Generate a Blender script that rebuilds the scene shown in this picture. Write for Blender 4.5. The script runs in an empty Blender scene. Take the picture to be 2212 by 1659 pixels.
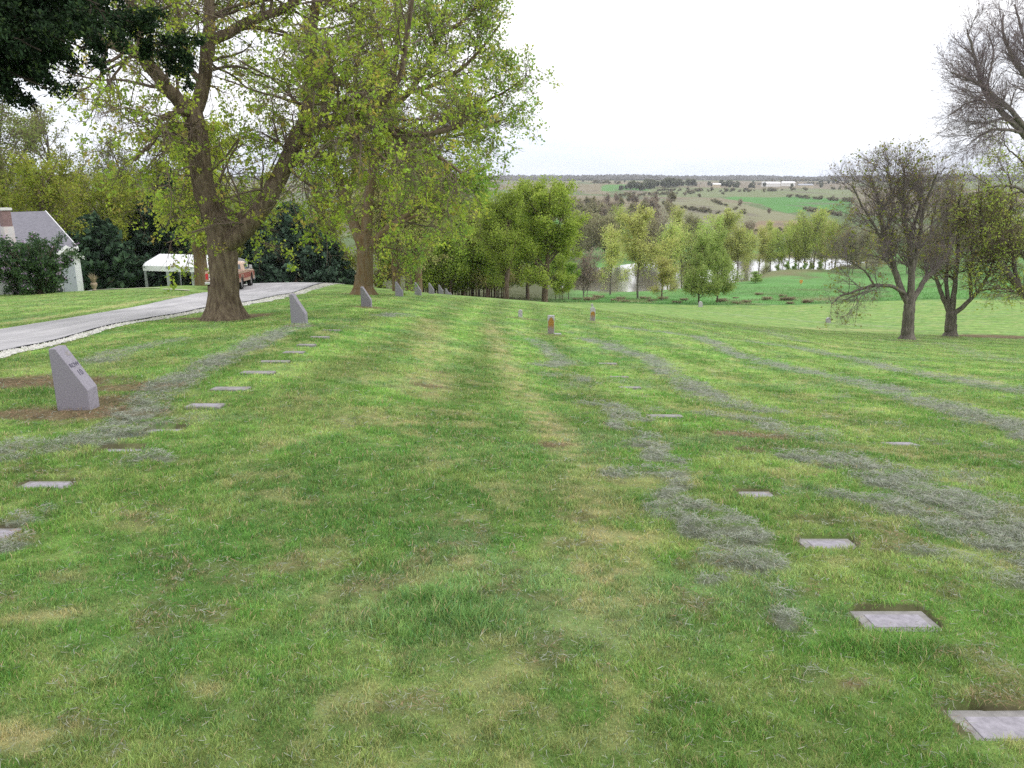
import bpy, math, random
import numpy as np
from mathutils import Vector, Matrix

random.seed(7)
RNG = np.random.default_rng(11)
SC = bpy.context.scene
COL = SC.collection

# ------------------------------------------------------------------ camera
EYE = 1.6
FW, FH, FPX = 2212.0, 1659.0, 1703.0          # photograph measured at 2212 x 1659, focal length in those pixels
TH = math.radians(14.6)
cam = bpy.data.cameras.new('camera')
cam.sensor_width = 36.0
cam.lens = 36.0 * FPX / FW
cam.clip_start = 0.05
cam.clip_end = 20000
co = bpy.data.objects.new('camera', cam)
COL.objects.link(co)
co.location = (0, 0, EYE)
co.rotation_euler = (math.radians(90) - TH, 0, 0)
SC.camera = co

# ------------------------------------------------------------------ light
SUN_EL, SUN_AZ = math.radians(46), math.radians(100)
world = bpy.data.worlds.new("World")
SC.world = world
world.use_nodes = True
nt = world.node_tree
for n in list(nt.nodes):
    nt.nodes.remove(n)
sky = nt.nodes.new('ShaderNodeTexSky')
sky.sky_type = 'NISHITA'
sky.sun_disc = False
sky.sun_elevation = SUN_EL
sky.sun_rotation = SUN_AZ
sky.air_density = 1.0
sky.dust_density = 1.0
tc = nt.nodes.new('ShaderNodeTexCoord')
sep = nt.nodes.new('ShaderNodeSeparateXYZ')
nt.links.new(tc.outputs['Generated'], sep.inputs[0])
mp = nt.nodes.new('ShaderNodeMapping')
mp.inputs['Scale'].default_value = (1.3, 1.3, 7.0)
nt.links.new(tc.outputs['Generated'], mp.inputs[0])
nz = nt.nodes.new('ShaderNodeTexNoise')
nz.inputs['Scale'].default_value = 1.6
nz.inputs['Detail'].default_value = 5
nz.inputs['Roughness'].default_value = 0.55
nt.links.new(mp.outputs[0], nz.inputs['Vector'])
mr = nt.nodes.new('ShaderNodeMapRange')      # cloud cover closes with height above the horizon
mr.inputs['From Min'].default_value = 0.0
mr.inputs['From Max'].default_value = 0.34
mr.inputs['To Min'].default_value = 0.0
mr.inputs['To Max'].default_value = 0.75
nt.links.new(sep.outputs['Z'], mr.inputs['Value'])
ad = nt.nodes.new('ShaderNodeMath'); ad.operation = 'ADD'
nt.links.new(mr.outputs[0], ad.inputs[0]); nt.links.new(nz.outputs['Fac'], ad.inputs[1])
cr = nt.nodes.new('ShaderNodeMapRange'); cr.clamp = True
cr.inputs['From Min'].default_value = 0.38
cr.inputs['From Max'].default_value = 0.85
nt.links.new(ad.outputs[0], cr.inputs['Value'])
mx = nt.nodes.new('ShaderNodeMix'); mx.data_type = 'RGBA'
nt.links.new(cr.outputs[0], mx.inputs['Factor'])
lift = nt.nodes.new('ShaderNodeMix'); lift.data_type = 'RGBA'
lift.inputs['Factor'].default_value = 0.8      # thin high cloud over the open blue
lift.inputs['B'].default_value = (10.6, 11.6, 13.9, 1)
nt.links.new(sky.outputs[0], lift.inputs['A'])
nt.links.new(lift.outputs['Result'], mx.inputs['A'])
mx.inputs['B'].default_value = (14.2, 14.2, 14.4, 1)
bg = nt.nodes.new('ShaderNodeBackground')
bg.inputs['Strength'].default_value = 0.1
nt.links.new(mx.outputs['Result'], bg.inputs['Color'])
wo = nt.nodes.new('ShaderNodeOutputWorld')
nt.links.new(bg.outputs[0], wo.inputs['Surface'])

sl = bpy.data.lights.new('sun', 'SUN')
sl.energy = 1.5
sl.angle = math.radians(18)
sl.color = (1.0, 0.98, 0.96)
so = bpy.data.objects.new('sun', sl)
COL.objects.link(so)
sd = Vector((math.sin(SUN_AZ) * math.cos(SUN_EL), math.cos(SUN_AZ) * math.cos(SUN_EL), math.sin(SUN_EL)))
so.rotation_euler = (-sd).to_track_quat('-Z', 'Y').to_euler()
so.location = (0, -20, 60)

SC.view_settings.view_transform = 'Standard'
SC.view_settings.look = 'None'
SC.view_settings.exposure = 0.08
SC.view_settings.gamma = 1.0
SC.view_settings.use_curve_mapping = False
SC.cycles.use_denoising = False
SC.cycles.max_bounces = 6
SC.cycles.diffuse_bounces = 3
SC.cycles.transmission_bounces = 3
SC.cycles.transparent_max_bounces = 6

# ------------------------------------------------------------------ projection and terrain
CT, ST = math.cos(TH), math.sin(TH)

def tdep(v):
    b = (829.5 - v) / FPX
    return (ST - b * CT) / (CT + b * ST)

def S(u, v, d):
    """world point seen at pixel (u, v) at forward distance d"""
    a, b = (u - 1106) / FPX, (829.5 - v) / FPX
    k = d / (CT + b * ST)
    return np.array([a * k, d, EYE + k * (-ST + b * CT)])

def proj(X, Y, Z):
    dz = Z - EYE
    dep = Y * CT - dz * ST
    up = Y * ST + dz * CT
    dep = np.where(np.abs(dep) < 1e-3, 1e-3, dep)
    return 1106 + FPX * X / dep, 829.5 - FPX * up / dep, dep

# (u, v, forward distance) of ground seen in the photograph; then (u, distance, height) of ground it hides
VIS = [(158, 887, 7.7), (645, 703, 17), (791, 663, 26), (860, 642, 34), (902, 636, 44),
       (0, 768, 12.5), (170, 745, 15), (330, 700, 19.5), (490, 692, 22), (0, 712, 20.5), (250, 668, 28),
       (440, 632, 40), (500, 637, 46), (80, 632, 50), (-200, 640, 45), (-200, 740, 16), (720, 613, 60), (560, 613, 60), (300, 622, 54), (380, 616, 56),
       (950, 635, 52), (850, 627, 60), (1100, 649, 72), (1177, 655, 80), (1190, 722, 24), (1280, 694, 30),
       (1124, 686, 29), (1960, 735, 38), (2053, 727, 42), (2400, 735, 42), (1500, 660, 88), (1789, 697, 57),
       (2000, 662, 80), (2300, 665, 80), (1700, 656, 95), (2200, 1000, 6.7), (2200, 900, 10.5), (2200, 800, 20), (1106, 800, 13.9),
       (1600, 640, 112), (1700, 600, 168), (2000, 620, 130), (2300, 620, 130), (1300, 640, 118),
       (1650, 850, 13.0), (1500, 740, 24), (1106, 900, 8.2), (555, 804, 10.2), (690, 728, 14.5), (1782, 1170, 3.95)]
HID = [(720, 78, -10.2), (380, 68, -8.6), (80, 70, -8.3), (-200, 75, -8), (560, 78, -10.3), (850, 85, -11.5), (950, 85, -11.5),
       (1100, 120, -15.5), (700, 130, -16), (300, 130, -13), (-200, 130, -12), (1370, 150, -19.7), (1250, 150, -19.9), (1450, 152, -19.4), (1550, 172, -19.6), (1200, 120, -16.6), (1370, 125, -17.3), (1800, 188, -20.0)]
cp, cw = [], []
for u, v, d in VIS:
    p = S(u, v, d)
    cp.append((p[0] / d, math.log(d))); cw.append(-p[2] / d)
for u, d, z in HID:
    cp.append(((u - 1106) / FPX, math.log(d))); cw.append(-z / d)
for s in (-.9, -.45, 0, .45, .9):
    for d in (1.5, 3, 5):
        cp.append((s, math.log(d))); cw.append(.0875 + .012 * max(s, 0))
    for d, z in ((172, -20.4), (235, -20.2), (310, -20.8), (560, -20.5), (820, -17.5), (1200, -14), (1700, -10.5), (2400, -6), (3200, -1.5), (4600, 9.0)):
        if not (s < -.3 and d < 200):
            cp.append((s, math.log(d))); cw.append(-z / d)
cp = np.array(cp); cw = np.array(cw)
cp[:, 0] *= 2.2

def tpsk(r2):
    return 0.5 * r2 * np.log(r2 + 1e-12)
n = len(cp)
D2 = ((cp[:, None, :] - cp[None, :, :]) ** 2).sum(-1)
A = np.zeros((n + 3, n + 3))
A[:n, :n] = tpsk(D2) + np.eye(n) * 0.004
A[:n, n] = 1; A[:n, n + 1:] = cp; A[n, :n] = 1; A[n + 1:, :n] = cp.T
sol = np.linalg.solve(A, np.concatenate([cw, np.zeros(3)]))

_T = np.random.default_rng(5).random((256, 256))
def vnoise(x, y):
    xi, yi = np.floor(x).astype(np.int64), np.floor(y).astype(np.int64)
    fx, fy = x - xi, y - yi
    fx = fx * fx * (3 - 2 * fx); fy = fy * fy * (3 - 2 * fy)
    a = _T[xi & 255, yi & 255]; b = _T[(xi + 1) & 255, yi & 255]
    c = _T[xi & 255, (yi + 1) & 255]; d = _T[(xi + 1) & 255, (yi + 1) & 255]
    return (a * (1 - fx) + b * fx) * (1 - fy) + (c * (1 - fx) + d * fx) * fy
def fbm(x, y, size, octv=4, seed=0, rough=.5):
    x = np.asarray(x) / size + seed * 17.31; y = np.asarray(y) / size + seed * 9.17
    s, a, t = 0, 1, 0
    for i in range(octv):
        s = s + a * vnoise(x, y); t += a
        x, y, a = x * 2.03 + 5.1, y * 2.03 + 3.7, a * rough
    return s / t
def sstep(e0, e1, x):
    t = np.clip((x - e0) / (e1 - e0), 0, 1)
    return t * t * (3 - 2 * t)

WATER_Z = -21.0
def plane_hit(u, v, z):
    d = (EYE - z) / tdep(v)
    return S(u, v, d)[:2]
RIV = np.array([plane_hit(u, v, WATER_Z) for u, v in
                ((1388, 611), (1440, 607), (1530, 596), (1620, 579), (1700, 569), (1750, 564))])

def polydist(X, Y, pts):
    """distance to a polyline and position along it 0..1"""
    best = np.full(np.shape(X), 1e9); tt = np.zeros(np.shape(X))
    m = len(pts) - 1
    for i in range(m):
        ax, ay = pts[i][:2]; bx, by = pts[i + 1][:2]
        dx, dy = bx - ax, by - ay
        t = np.clip(((X - ax) * dx + (Y - ay) * dy) / (dx * dx + dy * dy + 1e-9), 0, 1)
        d = np.hypot(X - ax - t * dx, Y - ay - t * dy)
        k = d < best
        best = np.where(k, d, best); tt = np.where(k, (i + t) / m, tt)
    return best, tt

def hz(X, Y):
    X = np.asarray(X, float); Y = np.asarray(Y, float)
    shp = np.broadcast(X, Y).shape
    X, Y = np.broadcast_to(X, shp).ravel(), np.broadcast_to(Y, shp).ravel()
    Yc = np.sqrt(np.maximum(Y, 0) ** 2 + 9)
    s = np.clip(X / Yc, -1.1, 1.1)
    q = np.stack([s * 2.2, np.log(np.maximum(Yc, 1.5))], 1)
    out = np.empty(len(q))
    for i in range(0, len(q), 60000):
        qq = q[i:i + 60000]
        r2 = ((qq[:, None, :] - cp[None, :, :]) ** 2).sum(-1)
        out[i:i + 60000] = tpsk(r2) @ sol[:n] + sol[n] + qq @ sol[n + 1:]
    Ye = np.where(Y > 0, Y, Y * .3)
    z = -out * Ye
    z = z + .05 * (fbm(X, Y, 1.7, 3, 1) - .5) * sstep(1, 6, Y)
    far = sstep(330, 600, Y)
    z = z + far * (fbm(X, Y, 420, 3, 2) - .5) * np.clip(Y / 110, 0, 16)
    dr, rt = polydist(X, Y, RIV)
    hw = 17 - 9 * np.exp(-((rt - .48) / .13) ** 2) - 4 * sstep(.6, .8, rt) + 4 * (fbm(X, Y, 25, 2, 3) - .5)
    carve = sstep(hw + 4, hw - 2, dr) * sstep(135, 150, Y)
    z = z * (1 - carve) + carve * (WATER_Z - 1.2)
    return z.reshape(shp)

def hz1(x, y):
    return float(hz(np.array([x]), np.array([y]))[0])

_ds = np.concatenate([np.linspace(1.2, 40, 500), np.geomspace(40.2, 4500, 500)])
def G(u, v):
    """first ground point on the line of sight through pixel (u, v)"""
    a, b = (u - 1106) / FPX, (829.5 - v) / FPX
    k = _ds / (CT + b * ST)
    zz = EYE + k * (-ST + b * CT)
    g = hz(a * k, _ds) - zz
    i = np.argmax(g > 0)
    if g[i] <= 0:
        i = len(_ds) - 1
    if i == 0:
        i = 1
    f = g[i - 1] / (g[i - 1] - g[i] + 1e-9)
    f = min(max(f, 0), 1)
    d = _ds[i - 1] + f * (_ds[i] - _ds[i - 1])
    kk = d / (CT + b * ST)
    return np.array([a * kk, d, hz1(a * kk, d)])
def W(u, d):
    """ground point in screen column u at forward distance d"""
    x = (u - 1106) / FPX * d * 1.02
    for _ in range(4):
        z = hz1(x, d)
        x = (u - 1106) / FPX * (d * CT - (z - EYE) * ST)
    return np.array([x, d, hz1(x, d)])
def R1(x, y): return x / 2.1944, y / 2.1944
def R2(x, y): return (1000 + x / 1.185) / 1.8517, y / 2.1944
def R4(x, y): return (3100 + x / 1.1064) / 1.8517, y / 2.0487
def C1(x, y): return x / 2.926, 702 + y / 2.926
def C2(x, y): return 756 + x / 2.926, 702 + y / 2.926
def C3(x, y): return 1512 + x / 3.072, 702 + y / 3.072
def C6(x, y): return 1512 + x / 3.161, 1188 + y / 3.161

# ------------------------------------------------------------------ object helpers
def tag(o, label=None, cat=None, group=None, kind=None):
    if label: o['label'] = label
    if cat: o['category'] = cat
    if group: o['group'] = group
    if kind: o['kind'] = kind
    return o
def empty(name, loc, rz=0.0):
    o = bpy.data.objects.new(name, None)
    o.empty_display_size = .2
    COL.objects.link(o)
    o.location = tuple(float(c) for c in loc)
    o.rotation_euler = (0, 0, rz)
    return o
def mesh_np(name, V, F, mat, parent=None, col=None, smooth=False, loc=None):
    """F: list of (m, k) index arrays"""
    me = bpy.data.meshes.new(name)
    V = np.asarray(V, np.float32)
    me.vertices.add(len(V)); me.vertices.foreach_set('co', V.ravel())
    F = [np.asarray(f, np.int32) for f in F if len(f)]
    li = np.concatenate([f.ravel() for f in F])
    tot = np.concatenate([np.full(len(f), f.shape[1], np.int32) for f in F])
    st = np.concatenate([[0], np.cumsum(tot)[:-1]]).astype(np.int32)
    me.loops.add(len(li)); me.loops.foreach_set('vertex_index', li)
    me.polygons.add(len(tot)); me.polygons.foreach_set('loop_start', st)
    me.polygons.foreach_set('loop_total', tot)
    me.polygons.foreach_set('use_smooth', np.full(len(tot), bool(smooth)))
    if col is not None:
        ca = me.color_attributes.new('Col', 'FLOAT_COLOR', 'POINT')
        c4 = np.ones((len(V), 4), np.float32); c4[:, :3] = col
        ca.data.foreach_set('color', c4.ravel())
    me.update(calc_edges=True)
    me.materials.append(mat)
    o = bpy.data.objects.new(name, me)
    COL.objects.link(o)
    if parent is not None: o.parent = parent
    if loc is not None: o.location = tuple(float(c) for c in loc)
    return o

class MB:
    def __init__(s): s.v, s.f = [], []
    def add(s, vs, fs):
        b = len(s.v); s.v += [tuple(map(float, p)) for p in vs]; s.f += [tuple(b + i for i in f) for f in fs]; return s
    def box(s, x0, x1, y0, y1, z0, z1):
        return s.add([(x0, y0, z0), (x1, y0, z0), (x1, y1, z0), (x0, y1, z0), (x0, y0, z1), (x1, y0, z1), (x1, y1, z1), (x0, y1, z1)],
                     [(0, 3, 2, 1), (4, 5, 6, 7), (0, 1, 5, 4), (1, 2, 6, 5), (2, 3, 7, 6), (3, 0, 4, 7)])
    def prism(s, prof, axis, a, b):
        """extrude a closed 2-D outline along an axis"""
        m = len(prof)
        def P(p, t):
            return {'x': (t, p[0], p[1]), 'y': (p[0], t, p[1]), 'z': (p[0], p[1], t)}[axis]
        vs = [P(p, a) for p in prof] + [P(p, b) for p in prof]
        fs = [tuple(range(m)), tuple(range(2 * m - 1, m - 1, -1))] + [(i, (i + 1) % m + 0, (i + 1) % m + m, i + m) for i in range(m)]
        return s.add(vs, fs)
    def loft(s, rings):
        m = len(rings[0]); vs = [p for r in rings for p in r]; fs = []
        for k in range(len(rings) - 1):
            for i in range(m):
                fs.append((k * m + i, k * m + (i + 1) % m, (k + 1) * m + (i + 1) % m, (k + 1) * m + i))
        fs.append(tuple(range(m - 1, -1, -1))); fs.append(tuple(range((len(rings) - 1) * m, len(rings) * m)))
        return s.add(vs, fs)
    def cyl(s, c, r, h, axis='z', n=20, r2=None):
        r2 = r if r2 is None else r2
        rr = []
        for k, (t, q) in enumerate(((0, r), (h, r2))):
            ring = []
            for i in range(n):
                a = 2 * math.pi * i / n; p, w = q * math.cos(a), q * math.sin(a)
                ring.append({'z': (c[0] + p, c[1] + w, c[2] + t), 'x': (c[0] + t, c[1] + p, c[2] + w), 'y': (c[0] + p, c[1] + t, c[2] + w)}[axis])
            rr.append(ring)
        return s.loft(rr)
    def build(s, name, mat, parent=None, bevel=0.0, seg=2, smooth=False, loc=None):
        me = bpy.data.meshes.new(name)
        me.from_pydata(s.v, [], s.f)
        import bmesh
        bm = bmesh.new(); bm.from_mesh(me)
        bmesh.ops.recalc_face_normals(bm, faces=bm.faces)
        bm.to_mesh(me); bm.free()
        me.materials.append(mat)
        if smooth:
            for p in me.polygons: p.use_smooth = True
        o = bpy.data.objects.new(name, me); COL.objects.link(o)
        if parent is not None: o.parent = parent
        if loc is not None: o.location = tuple(float(c) for c in loc)
        if bevel:
            m = o.modifiers.new('b', 'BEVEL'); m.width = bevel; m.segments = seg; m.limit_method = 'ANGLE'
        return o

# ------------------------------------------------------------------ materials
def mat(name, col=(.5, .5, .5), rough=.8, metal=0.0, spec=.3, var=0.0, vscale=6.0, col2=None, bump=0.0, bscale=60.0, attr=False, transl=0.0, stretch=None, objvar=0.0, detail=6):
    m = bpy.data.materials.new(name); m.use_nodes = True
    t = m.node_tree; b = t.nodes['Principled BSDF']
    b.inputs['Roughness'].default_value = rough; b.inputs['Metallic'].default_value = metal
    b.inputs['Specular IOR Level'].default_value = spec
    src = None
    tcn = t.nodes.new('ShaderNodeTexCoord'); vec = tcn.outputs['Object']
    if stretch:
        mpn = t.nodes.new('ShaderNodeMapping'); mpn.inputs['Scale'].default_value = stretch
        t.links.new(vec, mpn.inputs[0]); vec = mpn.outputs[0]
    if attr:
        an = t.nodes.new('ShaderNodeVertexColor'); an.layer_name = 'Col'; src = an.outputs[0]
    if var > 0 or col2 is not None:
        nn = t.nodes.new('ShaderNodeTexNoise'); nn.inputs['Scale'].default_value = vscale; nn.inputs['Detail'].default_value = detail
        nn.inputs['Roughness'].default_value = .65
        t.links.new(vec, nn.inputs['Vector'])
        if col2 is not None:
            rp = t.nodes.new('ShaderNodeMapRange'); rp.inputs['From Min'].default_value = .38; rp.inputs['From Max'].default_value = .62
            t.links.new(nn.outputs['Fac'], rp.inputs['Value'])
            mxx = t.nodes.new('ShaderNodeMix'); mxx.data_type = 'RGBA'
            mxx.inputs['A'].default_value = (*col, 1); mxx.inputs['B'].default_value = (*col2, 1)
            t.links.new(rp.outputs[0], mxx.inputs['Factor'])
            src = mxx.outputs['Result']
        if var > 0:
            rp = t.nodes.new('ShaderNodeMapRange'); rp.inputs['From Min'].default_value = .3; rp.inputs['From Max'].default_value = .7
            rp.inputs['To Min'].default_value = 1 - var; rp.inputs['To Max'].default_value = 1 + var
            t.links.new(nn.outputs['Fac'], rp.inputs['Value'])
            mm = t.nodes.new('ShaderNodeMix'); mm.data_type = 'RGBA'; mm.blend_type = 'MULTIPLY'; mm.inputs['Factor'].default_value = 1
            if src is None: mm.inputs['A'].default_value = (*col, 1)
            else: t.links.new(src, mm.inputs['A'])
            cc = t.nodes.new('ShaderNodeCombineColor')
            for k in range(3): t.links.new(rp.outputs[0], cc.inputs[k])
            t.links.new(cc.outputs[0], mm.inputs['B'])
            src = mm.outputs['Result']
    if objvar > 0:
        oi = t.nodes.new('ShaderNodeObjectInfo'); hs = t.nodes.new('ShaderNodeHueSaturation')
        r1 = t.nodes.new('ShaderNodeMapRange'); r1.inputs['To Min'].default_value = .5 - .035 * objvar; r1.inputs['To Max'].default_value = .5 + .035 * objvar
        r2 = t.nodes.new('ShaderNodeMapRange'); r2.inputs['To Min'].default_value = 1 - .3 * objvar; r2.inputs['To Max'].default_value = 1 + .3 * objvar
        ml = t.nodes.new('ShaderNodeMath'); ml.operation = 'MULTIPLY'; ml.inputs[1].default_value = 7.13
        fr = t.nodes.new('ShaderNodeMath'); fr.operation = 'FRACT'
        t.links.new(oi.outputs['Random'], r1.inputs['Value']); t.links.new(oi.outputs['Random'], ml.inputs[0])
        t.links.new(ml.outputs[0], fr.inputs[0]); t.links.new(fr.outputs[0], r2.inputs['Value'])
        t.links.new(r1.outputs[0], hs.inputs['Hue']); t.links.new(r2.outputs[0], hs.inputs['Value'])
        if src is None: hs.inputs['Color'].default_value = (*col, 1)
        else: t.links.new(src, hs.inputs['Color'])
        src = hs.outputs[0]
    if src is None: b.inputs['Base Color'].default_value = (*col, 1)
    else: t.links.new(src, b.inputs['Base Color'])
    if bump > 0:
        bn = t.nodes.new('ShaderNodeTexNoise'); bn.inputs['Scale'].default_value = bscale; bn.inputs['Detail'].default_value = 6
        t.links.new(vec, bn.inputs['Vector'])
        bb = t.nodes.new('ShaderNodeBump'); bb.inputs['Strength'].default_value = bump; bb.inputs['Distance'].default_value = .02
        t.links.new(bn.outputs['Fac'], bb.inputs['Height']); t.links.new(bb.outputs[0], b.inputs['Normal'])
    if transl > 0:
        tr = t.nodes.new('ShaderNodeBsdfTranslucent')
        if src is None: tr.inputs[0].default_value = (*col, 1)
        else: t.links.new(src, tr.inputs[0])
        ms = t.nodes.new('ShaderNodeMixShader'); ms.inputs[0].default_value = transl
        t.links.new(b.outputs[0], ms.inputs[1]); t.links.new(tr.outputs[0], ms.inputs[2])
        t.links.new(ms.outputs[0], t.nodes['Material Output'].inputs['Surface'])
    return m
# ------------------------------------------------------------------ ground cover masks
def hits(conv, pts):
    return [G(*conv(*p))[:2] for p in pts]
def idc(x, y): return x, y
WIND = [  # windrows of mown clippings: (points, half width m, strength)
    (hits(C1, [(1900, 5), (1850, 20), (1700, 80), (1550, 150), (1400, 210), (1260, 290), (1120, 350), (980, 440), (900, 560), (800, 700), (600, 740), (250, 780), (0, 830)]), .22, 1.0),
    (hits(C1, [(1100, 100), (900, 140), (750, 180), (600, 240)]), .25, .55),
    (hits(C1, [(1250, 590), (1050, 600), (920, 650), (880, 700)]), .13, 1.0),
    (hits(C1, [(1050, 860), (950, 830), (800, 880)]), .07, .7),
    (hits(C1, [(340, 1150), (230, 1230), (100, 1260)]), .07, .8),
    (hits(C1, [(160, 1370), (0, 1420)]), .07, .8),
    (hits(C2, [(1150, 90), (1230, 150), (1300, 200), (1340, 240), (1220, 260)]), .20, .8),
    (hits(C2, [(1250, 320), (1420, 320), (1480, 350), (1350, 390)]), .16, .6),
    (hits(C2, [(1490, 90), (1620, 120), (1700, 160), (1850, 190), (1960, 260), (2020, 310), (2130, 370), (2212, 410)]) + hits(C3, [(60, 480), (200, 530), (400, 570)]), .28, .95),
    (hits(C3, [(100, 600), (400, 640), (450, 690), (620, 730), (750, 740)]), .20, .7),
    (hits(C3, [(540, 870), (700, 900), (850, 940), (1000, 950)]), .10, .9),
    (hits(C3, [(850, 900), (1150, 960), (1300, 1040), (1600, 1160), (1850, 1260), (2150, 1400), (2400, 1500)]), .30, 1.0),
    (hits(C3, [(950, 1160), (1250, 1190), (1500, 1320), (1800, 1420), (2150, 1560), (2400, 1640)]), .17, .9),
    (hits(C3, [(1550, 980), (1800, 1050), (2000, 1150)]), .1, .35),
    (hits(C2, [(1480, 500), (1640, 510), (1740, 590), (1830, 600)]), .13, 1.0),
    (hits(C2, [(1500, 560), (1650, 560), (1720, 610), (1660, 650), (1850, 690), (1900, 710)]), .08, .9),
    (hits(C2, [(1730, 780), (1850, 760), (1970, 780), (1900, 850), (2080, 870)]), .09, .9),
    (hits(C2, [(1680, 950), (1900, 930), (2060, 940), (2100, 1020), (1940, 1120), (2080, 1110), (2180, 1180)]), .10, .9),
    (hits(C2, [(2000, 1190), (2150, 1160), (2212, 1230)]) + hits(C3, [(40, 1380), (120, 1340), (300, 1390)]), .10, .9),
    (hits(C3, [(30, 1260), (150, 1280), (60, 1400), (200, 1450), (330, 1430)]), .08, .9),
    (hits(C3, [(40, 1560), (250, 1580), (450, 1570), (480, 1620)]), .07, .8),
    (hits(C6, [(60, 60), (300, 110), (380, 150), (430, 240), (550, 320)]), .055, 1.0),
    (hits(C6, [(50, 230), (180, 210)]), .05, .9),
    (hits(C6, [(520, 450), (600, 500), (640, 620), (740, 590)]), .045, .8),
    (hits(C6, [(1500, 30), (1900, 130), (2212, 240), (2400, 300)]), .15, .5),
    (hits(C6, [(680, 860), (780, 860), (700, 930)]), .03, .6),
    (hits(C2, [(1300, 1180), (1420, 1165)]) , .02, .0),
    (hits(C3, [(-660, 2), (-400, 30), (0, 80), (200, 180), (400, 240), (700, 310), (1000, 370), (1200, 420), (1400, 490), (1700, 570), (2000, 650), (2150, 690), (2400, 760)]), .30, 1.0),
    (hits(C3, [(350, 110), (700, 160), (1000, 220), (1200, 270), (1450, 320), (1800, 380), (2150, 440), (2400, 490)]), .36, .75),
    (hits(C3, [(2060, 680), (2150, 760)]), .15, .9),
    (hits(C3, [(-300, -30), (100, 0), (400, 30), (620, 100)]), .5, .4),
    (hits(idc, [(1500, 672), (1700, 690), (1900, 705)]), .9, .3),
    (hits(idc, [(820, 683), (860, 678), (880, 682)]), .3, .8),
    (hits(C3, [(1600, 120), (1900, 210), (2150, 250)]), .5, .3),
]
STRAW = [  # pale worn strips
    (hits(idc, [(925, 690), (930, 740), (935, 800), (940, 850)]), .34, .85),
    (hits(idc, [(1060, 700), (1085, 760), (1110, 820), (1150, 870)]), .22, .95),
    (hits(idc, [(1130, 850), (1170, 900), (1215, 950), (1245, 1010), (1290, 1110), (1330, 1220), (1335, 1320)]), .20, 1.0),
    (hits(idc, [(1335, 1320), (1370, 1380), (1420, 1400)]), .12, .5),
    (hits(idc, [(760, 905), (880, 912)]), .22, .8),
    (hits(idc, [(730, 880), (760, 930), (780, 950)]), .10, .4),
    (hits(idc, [(600, 1225), (680, 1205)]), .12, .9),
    (hits(idc, [(900, 1255), (1010, 1215)]), .08, .8),
    (hits(idc, [(0, 1345), (230, 1310)]), .10, .9),
    (hits(idc, [(60, 1420), (110, 1425)]), .06, .9),
    (hits(idc, [(400, 1478), (450, 1488)]), .06, .7),
    (hits(idc, [(0, 1580), (120, 1590)]), .09, .9),
    (hits(idc, [(850, 1500), (960, 1480), (1180, 1470)]), .06, .5),
    (hits(idc, [(1560, 1490), (1900, 1480)]), .08, .5),
    (hits(idc, [(1300, 785), (1340, 790)]), .2, .0),
    (hits(C3, [(620, 575), (820, 590)]), .22, 1.0),
    (hits(C3, [(1330, 830), (1450, 890)]), .13, 1.0),
    (hits(C3, [(880, 140), (1080, 160)]), .5, 1.0),
    (hits(C3, [(1590, 330), (1730, 335)]), .35, 1.0),
    (hits(C3, [(1750, 370), (1930, 385)]), .3, 1.0),
    (hits(C3, [(750, 25), (1250, 35)]), 1.3, .8),
    (hits(C3, [(1730, 1040), (1850, 1060)]), .09, .8),
    (hits(C3, [(930, 660), (1150, 740)]), .12, .6),
    (hits(C3, [(840, 800), (1150, 830)]), .16, .8),
    (hits(idc, [(900, 1560), (1300, 1600)]), .05, .3),
    (hits(idc, [(0, 700), (150, 678), (260, 660), (380, 640)]), .35, 1.2),
]
DIRT = [  # bare soil: (centre, radius x, radius y, strength)
    (G(*C1(130, 370)), 1.25, .55, 1.0), (G(*C1(480, 560)), 1.0, .32, 1.0), (G(*C1(800, 400)), .55, .30, .9), (G(*C1(650, 480)), .4, .3, .9),
    (G(492, 688), 1.35, 1.0, 1.0), (G(550, 680), .7, .3, .8), (G(785, 634), 1.2, .7, .8), (G(645, 704), .45, .3, .8), (G(795, 664), .6, .35, .8),
    (G(2190, 728), 3.6, 1.5, 1.3), (G(1958, 737), .7, .5, .7), (G(2052, 729), .6, .5, .6),
    (G(*C2(1290, 760)), .22, .13, .9), (G(*C2(500, 385)), .28, .15, .8), (G(*C2(520, 295)), .28, .15, .5), (G(*C3(300, 730)), .45, .28, .9), (G(*C3(330, 830)), .18, .15, .7),
    (G(*C6(1050, 930)), .06, .035, .8), (G(*C2(640, 1490)), .05, .03, .6),
    (G(1190, 724), .45, .25, .7), (G(1281, 696), .45, .25, .6), (G(1126, 688), .6, .3, .6), (G(1960, 800), .01, .01, 0)]

# flat numbered markers set in the turf: centre pixel, width m, label
FLAT = [
    (100, 1045, .36), (-30, 1150, .36), (262, 968, .34), (355, 925, .34), (443, 878, .36), (498, 841, .42), (556, 806, .43), (592, 782, .42), (635, 762, .32), (662, 746, .30), (690, 729, .34), (716, 714, .36),
    (2185, 1565, .36), (1935, 1336, .33), (1790, 1172, .30), (1634, 1066, .24), (1436, 900, .42), (1361, 838, .36), (1337, 815, .36), (1312, 786, .40), (1945, 961, .30),
    (2085, 1014, .2), (1852, 918, .2), (1700, 851, .4), (1785, 882, .3), (1645, 822, .3)]
SITES = [(G(u, v), w) for u, v, w in FLAT]
MW = [(p, w, (.20 if i not in (21, 22, 23, 24, 25) else .10), i in (21, 22, 23, 24, 25)) for i, (p, w) in enumerate(SITES)]

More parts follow.
